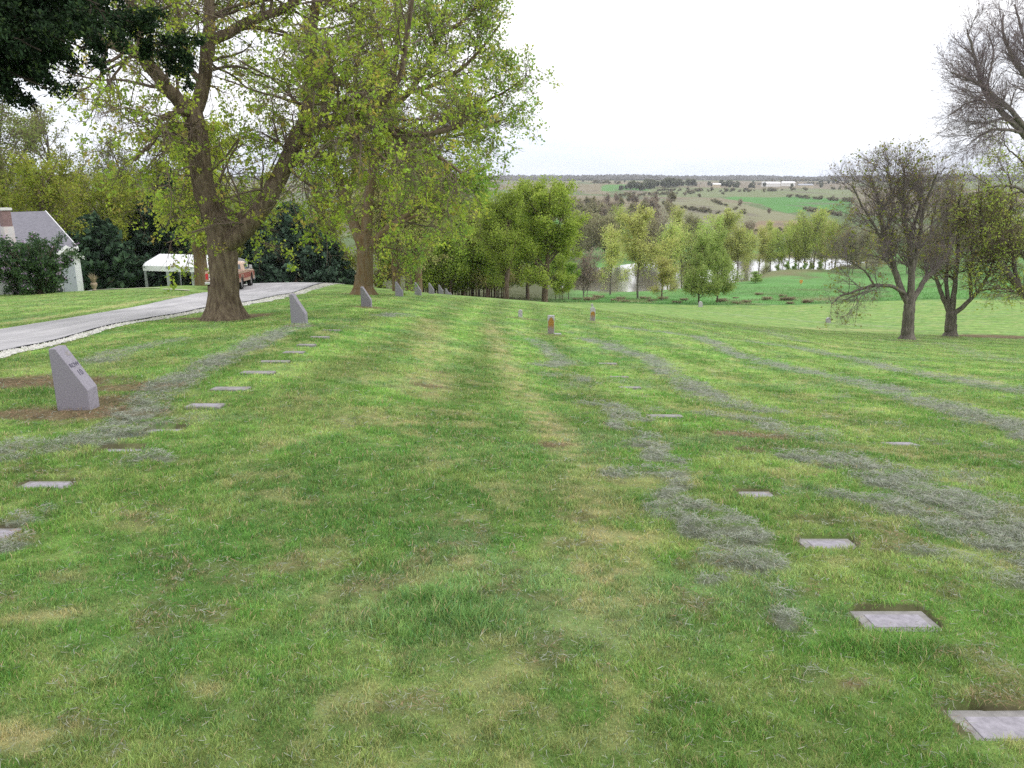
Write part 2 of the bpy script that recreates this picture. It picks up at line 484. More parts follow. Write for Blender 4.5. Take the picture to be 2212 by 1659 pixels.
TUFTS = [(G(1510, 972), .32, .10), (G(1640, 819), .4, .14), (G(1700, 847), .45, .15), (G(*C1(760, 345)), .5, .14), (G(1862, 913), .35, .1), (G(*C1(200, 425)), .55, .07), (G(1480, 935), .3, .08),
         (G(1300, 665), .01, .01), (G(960, 1330), .35, .3), (G(1890, 1405), .35, .12), (G(1420, 690), .01, .01), (G(2090, 1005), .25, .08), (G(1225, 795), .01, .01)]

def masks(X, Y):
    """clippings, straw, soil, marker, tuft, blue masks at ground positions"""
    clip = np.zeros(X.shape); straw = np.zeros(X.shape); dirt = np.zeros(X.shape)
    w1 = fbm(X, Y, .5, 4, 4, .6); w2 = fbm(X * .45, Y, .13, 4, 5, .65)
    w3 = fbm(X * .6, Y, .42, 3, 27, .6)
    for pts, hw, st in WIND:
        if st <= 0: continue
        P = np.array(pts); lo, hi = P.min(0) - 4 * hw - .2, P.max(0) + 4 * hw + .2
        k = (X > lo[0]) & (X < hi[0]) & (Y > lo[1]) & (Y < hi[1])
        if not k.any(): continue
        d, _ = polydist(X[k], Y[k], pts)
        d = d + (w1[k] - .5) * 1.7 * hw
        m = sstep(hw * 1.7, hw * .3, d) * st * (.10 + 1.3 * sstep(.36, .58, w2[k])) * (.7 + .45 * sstep(.3, .6, w3[k]))
        clip[k] = np.maximum(clip[k], np.clip(m, 0, 1))
    clip = np.maximum(clip, sstep(.66, .78, fbm(X, Y, .42, 4, 21, .6)) * .4 * sstep(2, 4, X + Y * .2))
    for pts, hw, st in STRAW:
        if st <= 0: continue
        P = np.array(pts); lo, hi = P.min(0) - 4 * hw, P.max(0) + 4 * hw
        k = (X > lo[0]) & (X < hi[0]) & (Y > lo[1]) & (Y < hi[1])
        if not k.any(): continue
        d, _ = polydist(X[k], Y[k], pts)
        d = d + (w1[k] - .5) * 2.2 * hw
        straw[k] = np.maximum(straw[k], sstep(hw * 1.8, 0, d) * st * (.5 + sstep(.35, .65, w2[k]) * .7))
    for c, rx, ry, st in DIRT:
        k = (np.abs(X - c[0]) < 2.2 * rx) & (np.abs(Y - c[1]) < 2.2 * ry)
        if not k.any() or st <= 0: continue
        d = np.hypot((X[k] - c[0]) / rx, (Y[k] - c[1]) / ry) + (w1[k] - .5) * 1.1
        dirt[k] = np.maximum(dirt[k], sstep(1.25, .75, d) * st)
    lawn = sstep(110, 90, Y)
    small = sstep(.655, .72, fbm(X, Y, .34, 4, 6, .6)) * .55 * lawn
    dirt = np.maximum(dirt, small * sstep(14, 4, Y) * .8)
    straw = straw * (.35 + .9 * sstep(.3, .62, fbm(X, Y, .12, 4, 23, .6)))
    straw = np.maximum(straw, sstep(.58, .70, fbm(X, Y, .45, 5, 7, .66)) * .6)
    mk = np.zeros(X.shape); edge = np.zeros(X.shape)
    w1b = fbm(X, Y, .05, 2, 28)
    for p, w, h, low in MW:
        dx, dy = X - p[0], Y - p[1]
        wm_ = .05 * (w1b - .35); ins = (np.abs(dx) < w / 2 - wm_) & (np.abs(dy - .01) < h / 2 - wm_ * .8)
        mk[ins] = 1
        wob = .03 * (w1 - .5)
        wob = .075 * (w2 - .5) + .05 * (w1 - .5)
        rim = (np.abs(dx + wob) < w / 2 + .025) & (dy > -h / 2 + .01 + wob) & (dy < h / 2 + .032 + wob)
        edge[rim] = .95
    tf = np.zeros(X.shape)
    for c, rx, ry in TUFTS:
        d = np.hypot((X - c[0]) / rx, (Y - c[1]) / ry) + (w1 - .5) * .9
        tf = np.maximum(tf, sstep(1.1, .5, d))
    # the road and its gravel verge
    rd = road_mask(X, Y)
    clip *= (1 - mk) * (1 - rd); straw *= (1 - edge) * (1 - tf)
    return dict(clip=clip * lawn, straw=np.clip(straw, 0, 1.2) * lawn, dirt=np.clip(dirt, 0, 1), mk=mk, edge=edge, tuft=tf, road=rd)

# road outline, near edge and far edge as matched pairs
NEAR = [(-160, 795), (-60, 780), (45, 752), (182, 719), (319, 689), (449, 664), (547, 652), (592, 641), (650, 627)]
FAR = [(-160, 742), (-60, 724), (0, 713), (155, 688), (273, 668), (345, 653), (395, 642), (430, 635), (500, 624)]
RN = [G(*p)[:2] for p in NEAR] + [W(705, 57)[:2], W(716, 64)[:2], W(722, 80)[:2]]
RF = [G(*p)[:2] for p in FAR] + [W(530, 56)[:2], W(548, 64)[:2], W(560, 80)[:2]]
def dens(P, m):
    P = np.array(P); t = np.linspace(0, len(P) - 1, m)
    return np.stack([np.interp(t, np.arange(len(P)), P[:, k]) for k in (0, 1)], 1)
RNd, RFd = dens(RN, 140), dens(RF, 140)
ker = np.ones(9) / 9
for A_ in (RNd, RFd):
    for k in (0, 1):
        A_[4:-4, k] = np.convolve(A_[:, k], ker, 'valid')
RPOLY = np.concatenate([RNd, RFd[::-1]])
def inpoly(X, Y, P):
    ins = np.zeros(X.shape, bool); j = len(P) - 1
    for i in range(len(P)):
        xi, yi = P[i]; xj, yj = P[j]
        c = ((yi > Y) != (yj > Y)) & (X < (xj - xi) * (Y - yi) / (yj - yi + 1e-12) + xi)
        ins ^= c; j = i
    return ins
def road_mask(X, Y):
    r = np.zeros(X.shape)
    k = (X < -5) & (Y > 2) & (Y < 82)
    if k.any():
        r[k] = inpoly(X[k], Y[k], RPOLY)
    return r

GA, GB, GC = np.array((.122, .262, .046)), np.array((.245, .352, .100)), np.array((.072, .198, .038))
CLIPC, STRAWC, DIRTC, BLUE = np.array((.240, .262, .215)), np.array((.42, .38, .19)), np.array((.15, .100, .065)), np.array((.15, .26, .10))
def lawn_color(X, Y, M):
    n1 = fbm(X, Y, .8, 6, 8, .68)[..., None]
    n2 = fbm(X, Y * .7, .16, 4, 9, .65)[..., None]
    stripe = .5 + .5 * np.sin((X + .25 * fbm(X, Y, 6, 2, 10)) * 2 * math.pi / 1.7)[..., None]
    c = GA + (GB - GA) * sstep(.38, .62, n1 * .55 + n2 * .45)
    c = c + (GC - c) * (sstep(.55, .72, fbm(X, Y, 1.8, 5, 12, .62)[..., None]) * .6)
    c = c * (1 + .52 * (stripe - .5) * sstep(5, 11, Y)[..., None] * (.5 + .5 * sstep(5, 1, np.abs(X + 1.5))[..., None]))
    paler = sstep(14, 45, Y)[..., None]
    c = c + (np.array((.205, .310, .095)) * (1 + .25 * (fbm(X, Y, 5, 3, 14)[..., None] - .5)) - c) * paler * .45
    c = c + (BLUE - c) * (sstep(.58, .72, fbm(X, Y, 1.1, 4, 13)[..., None]) * .5)
    c = c * (.74 + .52 * fbm(X, Y * .8, .11, 3, 22, .6)[..., None]) * (.955 + .09 * np.sin(Y * 2.1 + 2 * fbm(X, Y, 3, 2, 24) + X * .35)[..., None])
    c = c + (GC - c) * np.clip(M['tuft'], 0, 1)[..., None] * .5
    c = c + (STRAWC - c) * np.clip(M['straw'] * .62, 0, 1)[..., None]
    c = c + (DIRTC - c) * np.clip(M['dirt'], 0, 1)[..., None] * .9
    c = c + (CLIPC * (.8 + .4 * n2) - c) * np.clip(M['clip'], 0, 1)[..., None] * .85
    return c

# fields beyond the river, painted where they lie: outline pixels, colour
FIELDS = [
    ([(1560, 428), (1650, 418), (1840, 432), (1840, 462), (1760, 452), (1700, 462), (1640, 440)], (.085, .21, .055)),
    ([(1400, 436), (1500, 428), (1600, 440), (1730, 470), (1640, 500), (1400, 480)], (.20, .20, .12)),
    ([(1300, 400), (1400, 398), (1400, 412), (1300, 412)], (.10, .22, .06)),
    ([(1400, 404), (1840, 410), (1840, 428), (1600, 425), (1400, 426)], (.17, .20, .10)),
    ([(1500, 392), (1840, 392), (1840, 408), (1500, 404)], (.20, .17, .12)),
    ([(1150, 470), (1400, 500), (1400, 540), (1150, 530)], (.09, .24, .05)),
    ([(1280, 508), (1320, 512), (1330, 545), (1270, 540)], (.09, .24, .05)),
    ([(1640, 478), (1800, 478), (1800, 505), (1600, 505)], (.22, .17, .11)),
    ([(300, 440), (620, 440), (660, 520), (300, 520)], (.12, .24, .06)),
]
def land_color(X, Y, Z, M):
    c = lawn_color(X, Y, M)
    # meadow and rough below the lawn
    k1 = sstep(-.6, .6, (Y - (86 + 5 * fbm(X, Y, 12, 2, 30) + np.clip(X, -40, 40) * .12)) / 2)[..., None]
    mead = np.array((.115, .245, .075)) * (.8 + .5 * fbm(X, Y, 9, 4, 31)[..., None])
    rough = np.array((.24, .21, .12)); brown = np.array((.15, .12, .075))
    ledge = (sstep(-1.6, -.2, Y - (86 + 5 * fbm(X, Y, 12, 2, 30) + np.clip(X, -40, 40) * .12)) * sstep(2.6, 1.0, Y - (86 + 5 * fbm(X, Y, 12, 2, 30) + np.clip(X, -40, 40) * .12)))[..., None]
    r = sstep(.5, .66, fbm(X, Y, 7, 4, 32)[..., None]) * .75
    band = sstep(88, 92, Y)[..., None] * sstep(112, 100, Y)[..., None]
    mead = mead + (rough - mead) * r * (.12 + .8 * band)
    mead = mead + (brown - mead) * sstep(.6, .7, fbm(X, Y, 5, 4, 33)[..., None]) * .5
    c = c * (1 - k1) + mead * k1
    c = c + (np.array((.065, .16, .04)) - c) * ledge * .8
    # left woodland floor
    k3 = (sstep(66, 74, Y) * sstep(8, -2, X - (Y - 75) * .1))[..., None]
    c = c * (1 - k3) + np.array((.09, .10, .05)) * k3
    k2 = sstep(230, 320, Y)[..., None]
    f1 = fbm(X, Y * .5, 150, 5, 34, .6)[..., None]; f3 = fbm(X, Y * .35, 28, 4, 41, .6)[..., None]; f2 = fbm(X, Y * .4, 60, 4, 35)[..., None]
    farc = np.array((.15, .178, .09)) + (np.array((.20, .175, .115)) - np.array((.15, .178, .09))) * sstep(.4, .6, f1)
    farc = farc + (np.array((.095, .15, .06)) - farc) * sstep(.55, .62, f2) * .8
    u, v, dep = proj(X, Y, Z)
    u = u + 14 * (fbm(X, Y, 25, 2, 36) - .5)
    v = v + 5 * (fbm(X, Y, 50, 2, 37) - .5)
    for P, fc in FIELDS:
        ins = (inpoly(u, v, P) & (Y > 250))[..., None]
        farc = np.where(ins, np.array(fc) * (.88 + .24 * f2), farc)
    farc = farc + (np.array((.14, .12, .10)) - farc) * sstep(.6, .68, f3) * .6
    c = c * (1 - k2) + farc * k2
    dr, _ = polydist(X, Y, RIV)
    bank = (sstep(24, 17, dr) * sstep(135, 150, Y))[..., None]
    c = c + (np.array((.20, .16, .10)) - c) * bank * .7
    return c

# ------------------------------------------------------------------ ground sheet
def build_ground():
    nr, nc = 1000, 560
    tau = np.linspace(-2.6, math.asinh(4600 / 4), nr)
    Yr = 4 * np.sinh(tau)
    # concentrate columns inside the view
    q = np.linspace(-1, 1, nc); sc = .95 * q + .75 * q ** 3
    g = np.sqrt(Yr ** 2 + 16)
    X = sc[None, :] * g[:, None]; Y = np.repeat(Yr[:, None], nc, 1)
    Z = hz(X, Y)
    M = masks(X.ravel(), Y.ravel())
    M = {k: v.reshape(X.shape) for k, v in M.items()}
    c = land_color(X, Y, Z, M)
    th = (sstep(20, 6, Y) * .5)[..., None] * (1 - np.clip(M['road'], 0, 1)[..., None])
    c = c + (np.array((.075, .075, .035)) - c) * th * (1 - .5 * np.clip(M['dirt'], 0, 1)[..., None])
    c = c + (np.array((.085, .068, .045)) - c) * np.clip(M['edge'] + 0, 0, 1)[..., None] * .8
    Z = Z - .07 * M['mk']
    V = np.stack([X, Y, Z], -1).reshape(-1, 3)
    idx = np.arange(nr * nc).reshape(nr, nc)
    F = np.stack([idx[:-1, :-1], idx[:-1, 1:], idx[1:, 1:], idx[1:, :-1]], -1).reshape(-1, 4)
    m = mat('ground_cover', attr=True, rough=.95, spec=.1, var=.42, vscale=5.0, bump=.9, bscale=14.0, detail=9, stretch=(1, .7, 1))
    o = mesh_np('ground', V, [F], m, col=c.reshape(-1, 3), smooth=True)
    tag(o, kind='structure')
build_ground()

# ------------------------------------------------------------------ grass blades
def blades(n_pts, y0, y1, pw, margin):
    """positions with density falling off as distance ** pw"""
    u = RNG.random(n_pts)
    e = 2 - pw
    Y = (y0 ** e + u * (y1 ** e - y0 ** e)) ** (1 / e) if abs(e) > 1e-3 else y0 * (y1 / y0) ** u
    X = (RNG.random(n_pts) * 2 - 1) * (margin * Y + .5)
    return X, Y
def ribbons(P, D, side, L, Wd, bend, col, tipcol):
    """three-point bent blades: 5 vertices, a quad and a triangle"""
    m = len(P)
    up = np.array((0, 0, 1.0))
    mid = P + D * (L * .55)[:, None]
    tip = P + D * (L * .9)[:, None] + bend * (L * .45)[:, None]
    w = side * (Wd * .5)[:, None]
    V = np.stack([P - w, P + w, mid + w * .8, mid - w * .8, tip], 1)
    base = np.arange(m)[:, None] * 5
    F4 = base + np.array([[0, 1, 2, 3]]); F3 = base + np.array([[3, 2, 4]])
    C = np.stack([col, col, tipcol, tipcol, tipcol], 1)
    return V.reshape(-1, 3), F4, F3, C.reshape(-1, 3)
def hedgec(m, jit, rng=RNG):
    return 1 + (rng.random((m, 1)) - .5) * 2 * jit

def build_grass():
    N = 1250000
    X, Y = blades(N, 1.5, 44, 2.15, .78)
    M = masks(X, Y)
    keep = (M['mk'] < .5) & (M['road'] < .5) & (RNG.random(N) > M['dirt'] * .93) & (RNG.random(N) > M['edge'] * .86)
    keep &= (M['clip'] < .5) | (RNG.random(N) < .35)
    X, Y = X[keep], Y[keep]; M = {k: v[keep] for k, v in M.items()}
    m = len(X)
    Z = hz(X, Y)
    col = lawn_color(X, Y, M)
    hgt = .25 + .75 * fbm(X, Y, .55, 4, 15) + .75 * sstep(.35, .7, fbm(X, Y, .10, 3, 25))
    hgt = hgt * (1 + 1.0 * M['tuft']) * (1 - .35 * np.clip(M['straw'], 0, 1)) * (1 - .4 * M['clip'])
    L = .029 * hgt * (.6 + .8 * RNG.random(m))
    sc = np.clip(Y / 3, .7, 15) ** .8
    Wd = .0030 * (.6 + .8 * RNG.random(m)) * sc
    L = L * np.clip(sc, 1, 1.6) ** .5
    az = RNG.random(m) * 6.283
    tilt = np.abs(RNG.normal(0, .38, m)) + .08
    D = np.stack([np.cos(az) * np.sin(tilt), np.sin(az) * np.sin(tilt), np.cos(tilt)], 1)
    a2 = RNG.random(m) * 6.283
    side = np.stack([np.cos(a2), np.sin(a2) * .6, np.zeros(m)], 1)
    bd = np.stack([np.cos(az), np.sin(az), -.15 + 0 * az], 1) * RNG.random((m, 1)) * .9
    # individual blades: fresh, yellowed, straw coloured
    r = RNG.random((m, 1))
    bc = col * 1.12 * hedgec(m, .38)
    bc = np.where(r < .13, bc * .4 + np.array((.30, .30, .10)) * .6, bc)
    bc = np.where(r < .05, np.array((.42, .36, .20)) * hedgec(m, .25), bc)
    bc = np.where((r > .9), bc * np.array((.75, .95, 1.35)), bc)
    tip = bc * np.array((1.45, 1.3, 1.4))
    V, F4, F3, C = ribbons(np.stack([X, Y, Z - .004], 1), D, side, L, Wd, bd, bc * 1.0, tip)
    mt = mat('grass_blade', attr=True, rough=.55, spec=.28, transl=.35)
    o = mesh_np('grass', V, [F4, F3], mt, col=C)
    tag(o, 'short mown green lawn grass with yellowed and straw coloured patches', 'grass', kind='stuff')
build_grass()

def build_clippings():
    N = 1100000
    N = 1500000
    X, Y = blades(N, 1.6, 42, 2.2, .78)
    M = masks(X, Y)
    pr = np.clip(M['clip'], 0, 1) ** 1.2 + .012 + .22 * np.clip(M['dirt'], 0, 1) + .12 * np.clip(M['edge'], 0, 1)
    keep = (RNG.random(N) < pr * .8) & (M['mk'] < .5) & (M['road'] < .5)
    X, Y = X[keep], Y[keep]; cl = M['clip'][keep]; di = np.clip(M['dirt'][keep] + M['edge'][keep] * .6, 0, 1)[:, None]; m = len(X)
    Z = hz(X, Y) + .014 + .045 * cl * sstep(.35, .7, fbm(X, Y, .09, 3, 16)) + RNG.random(m) * .02
    az = RNG.random(m) * 6.283
    el = RNG.normal(0, .22, m)
    D = np.stack([np.cos(az) * np.cos(el), np.sin(az) * np.cos(el), np.sin(el)], 1)
    side = np.stack([-np.sin(az), np.cos(az), .3 + 0 * az], 1)
    sc = np.clip(Y / 3, .7, 15) ** .8
    L = (.018 + .034 * RNG.random(m)) * np.clip(sc, .8, 3) ** .6
    Wd = .0021 * (.6 + .8 * RNG.random(m)) * sc
    bd = RNG.normal(0, .35, (m, 3)); bd[:, 2] *= .4
    c = CLIPC * hedgec(m, .5)
    r = RNG.random((m, 1))
    c = np.where(r < .2, np.array((.30, .30, .24)) * hedgec(m, .2), c)
    c = np.where(r > .8, np.array((.15, .20, .10)) * hedgec(m, .3), c)
    c = np.where((RNG.random((m, 1)) < di * .85) & (cl[:, None] < .5), np.array((.22, .145, .09)) * hedgec(m, .6), c)
    V, F4, F3, C = ribbons(np.stack([X, Y, Z], 1), D, side, L, Wd, bd, c, c * 1.05)
    o = mesh_np('grass_clippings', V, [F4, F3], mat('dry_clipping', attr=True, rough=.7, spec=.2, transl=.15), col=C)
    tag(o, 'grey green dried mower clippings lying in windrows on the lawn', 'grass clippings', kind='stuff')
build_clippings()

def build_verge_grass():
    # rougher, longer grass on the meadow beyond the lawn and sparse weeds
    N = 90000
    X, Y = blades(N, 80, 150, 2.0, .72)
    keep = (X > -8) & (fbm(X, Y, 7, 3, 40) > .35) & (Y > 88 + X * .12)
    X, Y = X[keep], Y[keep]; m = len(X)
    M = masks(X, Y)
    Z = hz(X, Y)
    col = land_color(X, Y, Z, M) * hedgec(m, .3) * 1.3
    az = RNG.random(m) * 6.283; tilt = np.abs(RNG.normal(0, .3, m))
    D = np.stack([np.cos(az) * np.sin(tilt), np.sin(az) * np.sin(tilt), np.cos(tilt)], 1)
    side = np.stack([np.cos(az + 1), np.sin(az + 1), 0 * az], 1)
    L = .15 + .2 * RNG.random(m); Wd = .04 + .03 * RNG.random(m)
    V, F4, F3, C = ribbons(np.stack([X, Y, Z - .03], 1), D, side, L, Wd, side * .3, col, col * 1.15)
    o = mesh_np('meadow_grass', V, [F4, F3], bpy.data.materials['grass_blade'], col=C)
    tag(o, 'longer meadow grass growing between the mown lawn and the pond', 'grass', kind='stuff')
build_verge_grass()

# ------------------------------------------------------------------ road, verge and water
def strip(name, A, B, off, m, cols=14, kind='structure', jag=0):
    t = np.linspace(0, 1, cols)[None, :, None]
    P = A[:, None, :] * (1 - t) + B[:, None, :] * t
    if jag:
        nn = (fbm(P[:, :, 0] * 3, P[:, :, 1] * 3, 1.4, 3, 18) - .5) * jag
        P[:, -1, 0] += nn[:, -1]
    Z = hz(P[..., 0], P[..., 1]) + off
    V = np.concatenate([P, Z[..., None]], -1).reshape(-1, 3)
    idx = np.arange(len(V)).reshape(P.shape[:2])
    F = np.stack([idx[:-1, :-1], idx[1:, :-1], idx[1:, 1:], idx[:-1, 1:]], -1).reshape(-1, 4)
    o = mesh_np(name, V, [F], m, smooth=True)
    if kind: tag(o, kind=kind)
    return o
asph = mat('worn_asphalt', (.36, .355, .37), .9, spec=.15, var=.13, vscale=.9, col2=(.44, .43, .445), bump=.5, bscale=60, stretch=(1.6, .35, 1))
strip('road', RNd, RFd, .035, asph, 20)
# tar seam along the near edge of the asphalt
nrm = RNd - RFd; nrm /= np.linalg.norm(nrm, axis=1)[:, None]
wob = (fbm(np.arange(140) * .6, np.zeros(140), 2, 3, 50) - .5)[:, None] * .16
strip('road_edge', RNd + nrm * (.02 + wob), RNd - nrm * (.13 + wob * .5), .042, mat('tar_edge', (.13, .13, .15), .9, var=.5, vscale=1.5), 3)
gw = (.35 + .75 * fbm(np.arange(140) * .5, np.zeros(140), 3, 4, 51, .7))[:, None]
def gravel():
    A_, B_ = RNd + nrm * .02, RNd + nrm * gw * 1.15
    m = mat('limestone_gravel', (.50, .49, .46), .95, spec=.1, var=.4, vscale=5, col2=(.22, .23, .14), bump=1.0, bscale=25)
    strip('gravel_verge', dens(A_, 420), dens(B_, 420), .018, m, 8, jag=.5)
gravel()
def stones():
    m = 7000
    i = RNG.integers(0, 139, m); t = RNG.random(m)[:, None]
    base = RNd[i] * (1 - t) + RNd[i + 1] * t; nn = nrm[i]
    P = base + nn * (RNG.random((m, 1)) ** .7) * gw[i] * 1.6
    Z = hz(P[:, 0], P[:, 1]) + .02
    sz = .012 + .022 * RNG.random(m) ** 2
    oct_ = np.array([(1, 0, 0), (0, 1, 0), (-1, 0, 0), (0, -1, 0), (0, 0, .7)])
    V = np.concatenate([P, Z[:, None]], 1)[:, None, :] + oct_[None] * sz[:, None, None] * (1 + .4 * RNG.random((m, 5, 1)))
    b = np.arange(m)[:, None] * 5
    F = np.concatenate([b + np.array([[k, (k + 1) % 4, 4]]) for k in range(4)])
    c = np.repeat((np.array((.52, .51, .48)) * hedgec(m, .25))[:, None, :], 5, 1).reshape(-1, 3)
    o = mesh_np('gravel', V.reshape(-1, 3), [F], mat('loose_stone', attr=True, rough=.9), col=c)
    tag(o, 'loose pale limestone gravel spilling along the road edge', 'gravel', kind='stuff')
stones()
def slabpath():
    # concrete walk from the porch steps to the road: three separate slabs stepping down
    pts = [((180, 636), (186, 627)), ((215, 629), (250, 625)), ((352, 632), (352, 627)), ]
    m = mat('old_concrete', (.45, .41, .36), .9, var=.2, vscale=3, bump=.3)
    ra = [W(190, 49)[:2], W(245, 46.5)[:2], W(345, 43.5)[:2]]
    for (d0, d1, u0, u1) in ((48.4, 47.2, 196, 345), (46.2, 45.0, 352, 410), (44.2, 43.2, 413, 447)):
        A_ = dens([W(u0, d0)[:2], W(u1, d0)[:2]], 20); B_ = dens([W(u0, d1)[:2], W(u1, d1)[:2]], 20)
        strip('path', A_, B_, .05, m, 4)
slabpath()
def water():
    e0 = (RIV[0] - RIV[1]) / np.linalg.norm(RIV[0] - RIV[1]); e1 = (RIV[-1] - RIV[-2]) / np.linalg.norm(RIV[-1] - RIV[-2])
    d = dens(np.concatenate([[RIV[0] + e0 * 34, RIV[0] + e0 * 17], RIV, [RIV[-1] + e1 * 15, RIV[-1] + e1 * 30]]), 120)
    kk = np.ones(31) / 31
    for k in (0, 1): d[:, k] = np.convolve(np.pad(d[:, k], 15, mode='reflect', reflect_type='odd'), kk, 'valid')
    t = np.gradient(d, axis=0); t /= np.linalg.norm(t, axis=1)[:, None]
    nn = np.stack([-t[:, 1], t[:, 0]], 1)
    cols = np.linspace(-29, 29, 11)
    P = d[:, None, :] + nn[:, None, :] * cols[None, :, None]
    V = np.concatenate([P, np.full(P.shape[:2] + (1,), WATER_Z)], -1).reshape(-1, 3)
    idx = np.arange(len(V)).reshape(P.shape[:2])
    F = np.stack([idx[:-1, :-1], idx[1:, :-1], idx[1:, 1:], idx[:-1, 1:]], -1).reshape(-1, 4)
    m = mat('pond_water', (.16, .15, .12), .12, spec=.9, bump=.25, bscale=1.2)
    b = m.node_tree.nodes['Principled BSDF']; b.inputs['IOR'].default_value = 1.33; b.inputs['Specular IOR Level'].default_value = 1.0
    b.inputs['Metallic'].default_value = 0
    b.inputs['Coat Weight'].default_value = 1.0; b.inputs['Coat Roughness'].default_value = .08
    tag(mesh_np('water', V, [F], m), kind='structure')
water()
# ------------------------------------------------------------------ built objects
granite = mat('grey_granite', (.25, .235, .275), .75, var=.3, vscale=70, bump=.12, bscale=120)
granite_worn = mat('worn_concrete_block', (.33, .32, .33), .85, var=.3, vscale=9, bump=.4, bscale=40)
def text_mesh(body, size, name, material, parent, M, depth=.002):
    cu = bpy.data.curves.new('t', 'FONT'); cu.body = body; cu.size = size; cu.extrude = depth
    cu.align_x = 'CENTER'; cu.align_y = 'CENTER'
    tmp = bpy.data.objects.new('t', cu); COL.objects.link(tmp)
    bpy.context.view_layer.update()
    dg = bpy.context.evaluated_depsgraph_get()
    me = bpy.data.meshes.new_from_object(tmp.evaluated_get(dg))
    bpy.data.objects.remove(tmp); bpy.data.curves.remove(cu)
    me.transform(M); me.materials.clear(); me.materials.append(material)
    o = bpy.data.objects.new(name, me); COL.objects.link(o); o.parent = parent
    return o
ink = mat('engraved_lettering', (.09, .085, .12), .9)
G_ROW = 'slanted granite row markers along the left side'
def row_marker(p, label, h=.66, rz=0.0, text=False, zoff=0.0, T=.19):
    r = empty('row_marker', (p[0], p[1], p[2] - .02 + zoff), rz)
    tag(r, label, 'grave row marker', G_ROW)
    prof = [(0, -.15), (.335, -.15), (.335, h * .355), (.07, h), (0, h)]     # x across, z up; thickness along y
    mb = MB(); mb.prism(prof, 'y', 0, T)
    mb.build('stone', granite, r, bevel=.006)
    if text:
        a, b = Vector((.335, 0, h * .355)), Vector((.07, 0, h))
        upv = (b - a).normalized(); right = Vector((0, 1, 0)); nrm_ = right.cross(upv)
        for body, f, sz in (('ROW', .57, .066), ('10', .38, .088)):
            o = a.lerp(b, f) + Vector((0, T / 2, 0)) + nrm_ * .0012
            M = Matrix(((right.x, upv.x, nrm_.x, o.x), (right.y, upv.y, nrm_.y, o.y), (right.z, upv.z, nrm_.z, o.z), (0, 0, 0, 1)))
            text_mesh(body, sz, 'lettering', ink, r, M)
        # mossy weathering patch near the top of the slope
        mb = MB()
        ring = [(.0, .05), (.05, .09), (.09, .07), (.12, .1), (.10, .02), (.14, -.02), (.06, -.03), (.02, -.01)]
        vs = []
        for s_, t_ in ring:
            q = a.lerp(b, .80 + t_ * .9) + Vector((0, T * .45 + s_ * .6, 0)) + nrm_ * .0010
            vs.append(tuple(q))
        mb.add(vs, [tuple(range(len(vs)))])
        mb.build('lichen', mat('dark_lichen', (.24, .22, .23), .95, var=.5, vscale=60), r)
    return r
def at_left(u, v, **k):
    return G(u, v)
p0 = G(124, 887)
row_marker(p0, 'large slanted granite marker engraved ROW 10 on bare brown soil beside the gravel road', h=.66, text=True)
row_marker(G(629, 700), 'slanted granite row marker to the right of the big forked maple trunk', h=.70, T=.2)
row_marker(G(780, 662), 'slanted granite row marker just in front of the second maple trunk', h=.66, T=.2)
row_marker(G(854, 640), 'slanted granite row marker right of the second maple, in front of a thin budding tree', h=.66, T=.2)
for (u, d, lab) in ((896, 41, 'small distant slanted marker, first one beyond the thin budding trees'),
                    (926, 49, 'small distant slanted marker, second beyond the budding trees near the lawn crest'),
                    (947, 57, 'small distant slanted marker, third beyond the budding trees at the lawn crest'),
                    (962, 65, 'small distant slanted marker, smaller one on the lawn crest before the young wood'),
                    (971, 72, 'farthest and smallest slanted marker on the lawn crest before the young wood')):
    p = W(u, d); row_marker(p, lab, h=.66, T=.2)

# flat markers
FL_LAB = ['flat pale marker in the left grass, nearest complete one of the left row', 'flat marker cut off by the left edge of the photo', 'flat marker half buried under grey clippings below the big row marker',
          'flat marker nearly hidden by grass clippings right of the big row marker', 'small flat marker with clippings on its left side, in the left row', 'flat grey marker fifth up the left row with a dark worn spot',
          'flat marker sunk in the turf halfway up the left row', 'flat marker in the left row just above the halfway one', 'thin flat marker in the left row below the second row stone',
          'flat marker showing as a thin line in the upper left row', 'flat marker near the second row stone, second from the top', 'topmost flat marker of the left row beside the second row stone',
          'largest pale flat marker cut off by the bottom right corner', 'pale flat marker with a faint panel, second nearest in the right row', 'flat marker partly buried, pale at its right half, third in the right row',
          'narrow flat marker fourth in the right row, a pale sliver', 'long flat marker sunk in grass beside a clippings windrow', 'short pale flat marker sunk behind dark soil in the middle right',
          'small flat marker ringed by tan dry grass in the middle right', 'flat marker with a dark soil edge below the lichen headstones', 'flat marker with a tan rim in the right hand lawn',
          'marker almost swallowed by grass far to the right', 'marker showing only a white fleck between tufts on the right', 'overgrown marker under a dark tuft in the right lawn', 'overgrown marker beside a tan grass patch', 'overgrown marker, uppermost of the overgrown right ones']
m_flat = mat('flat_marker_concrete', (.24, .23, .225), .9, var=.35, vscale=14, bump=.3, bscale=50)
m_flat2 = mat('flat_marker_face', (.28, .265, .30), .85, var=.3, vscale=30)
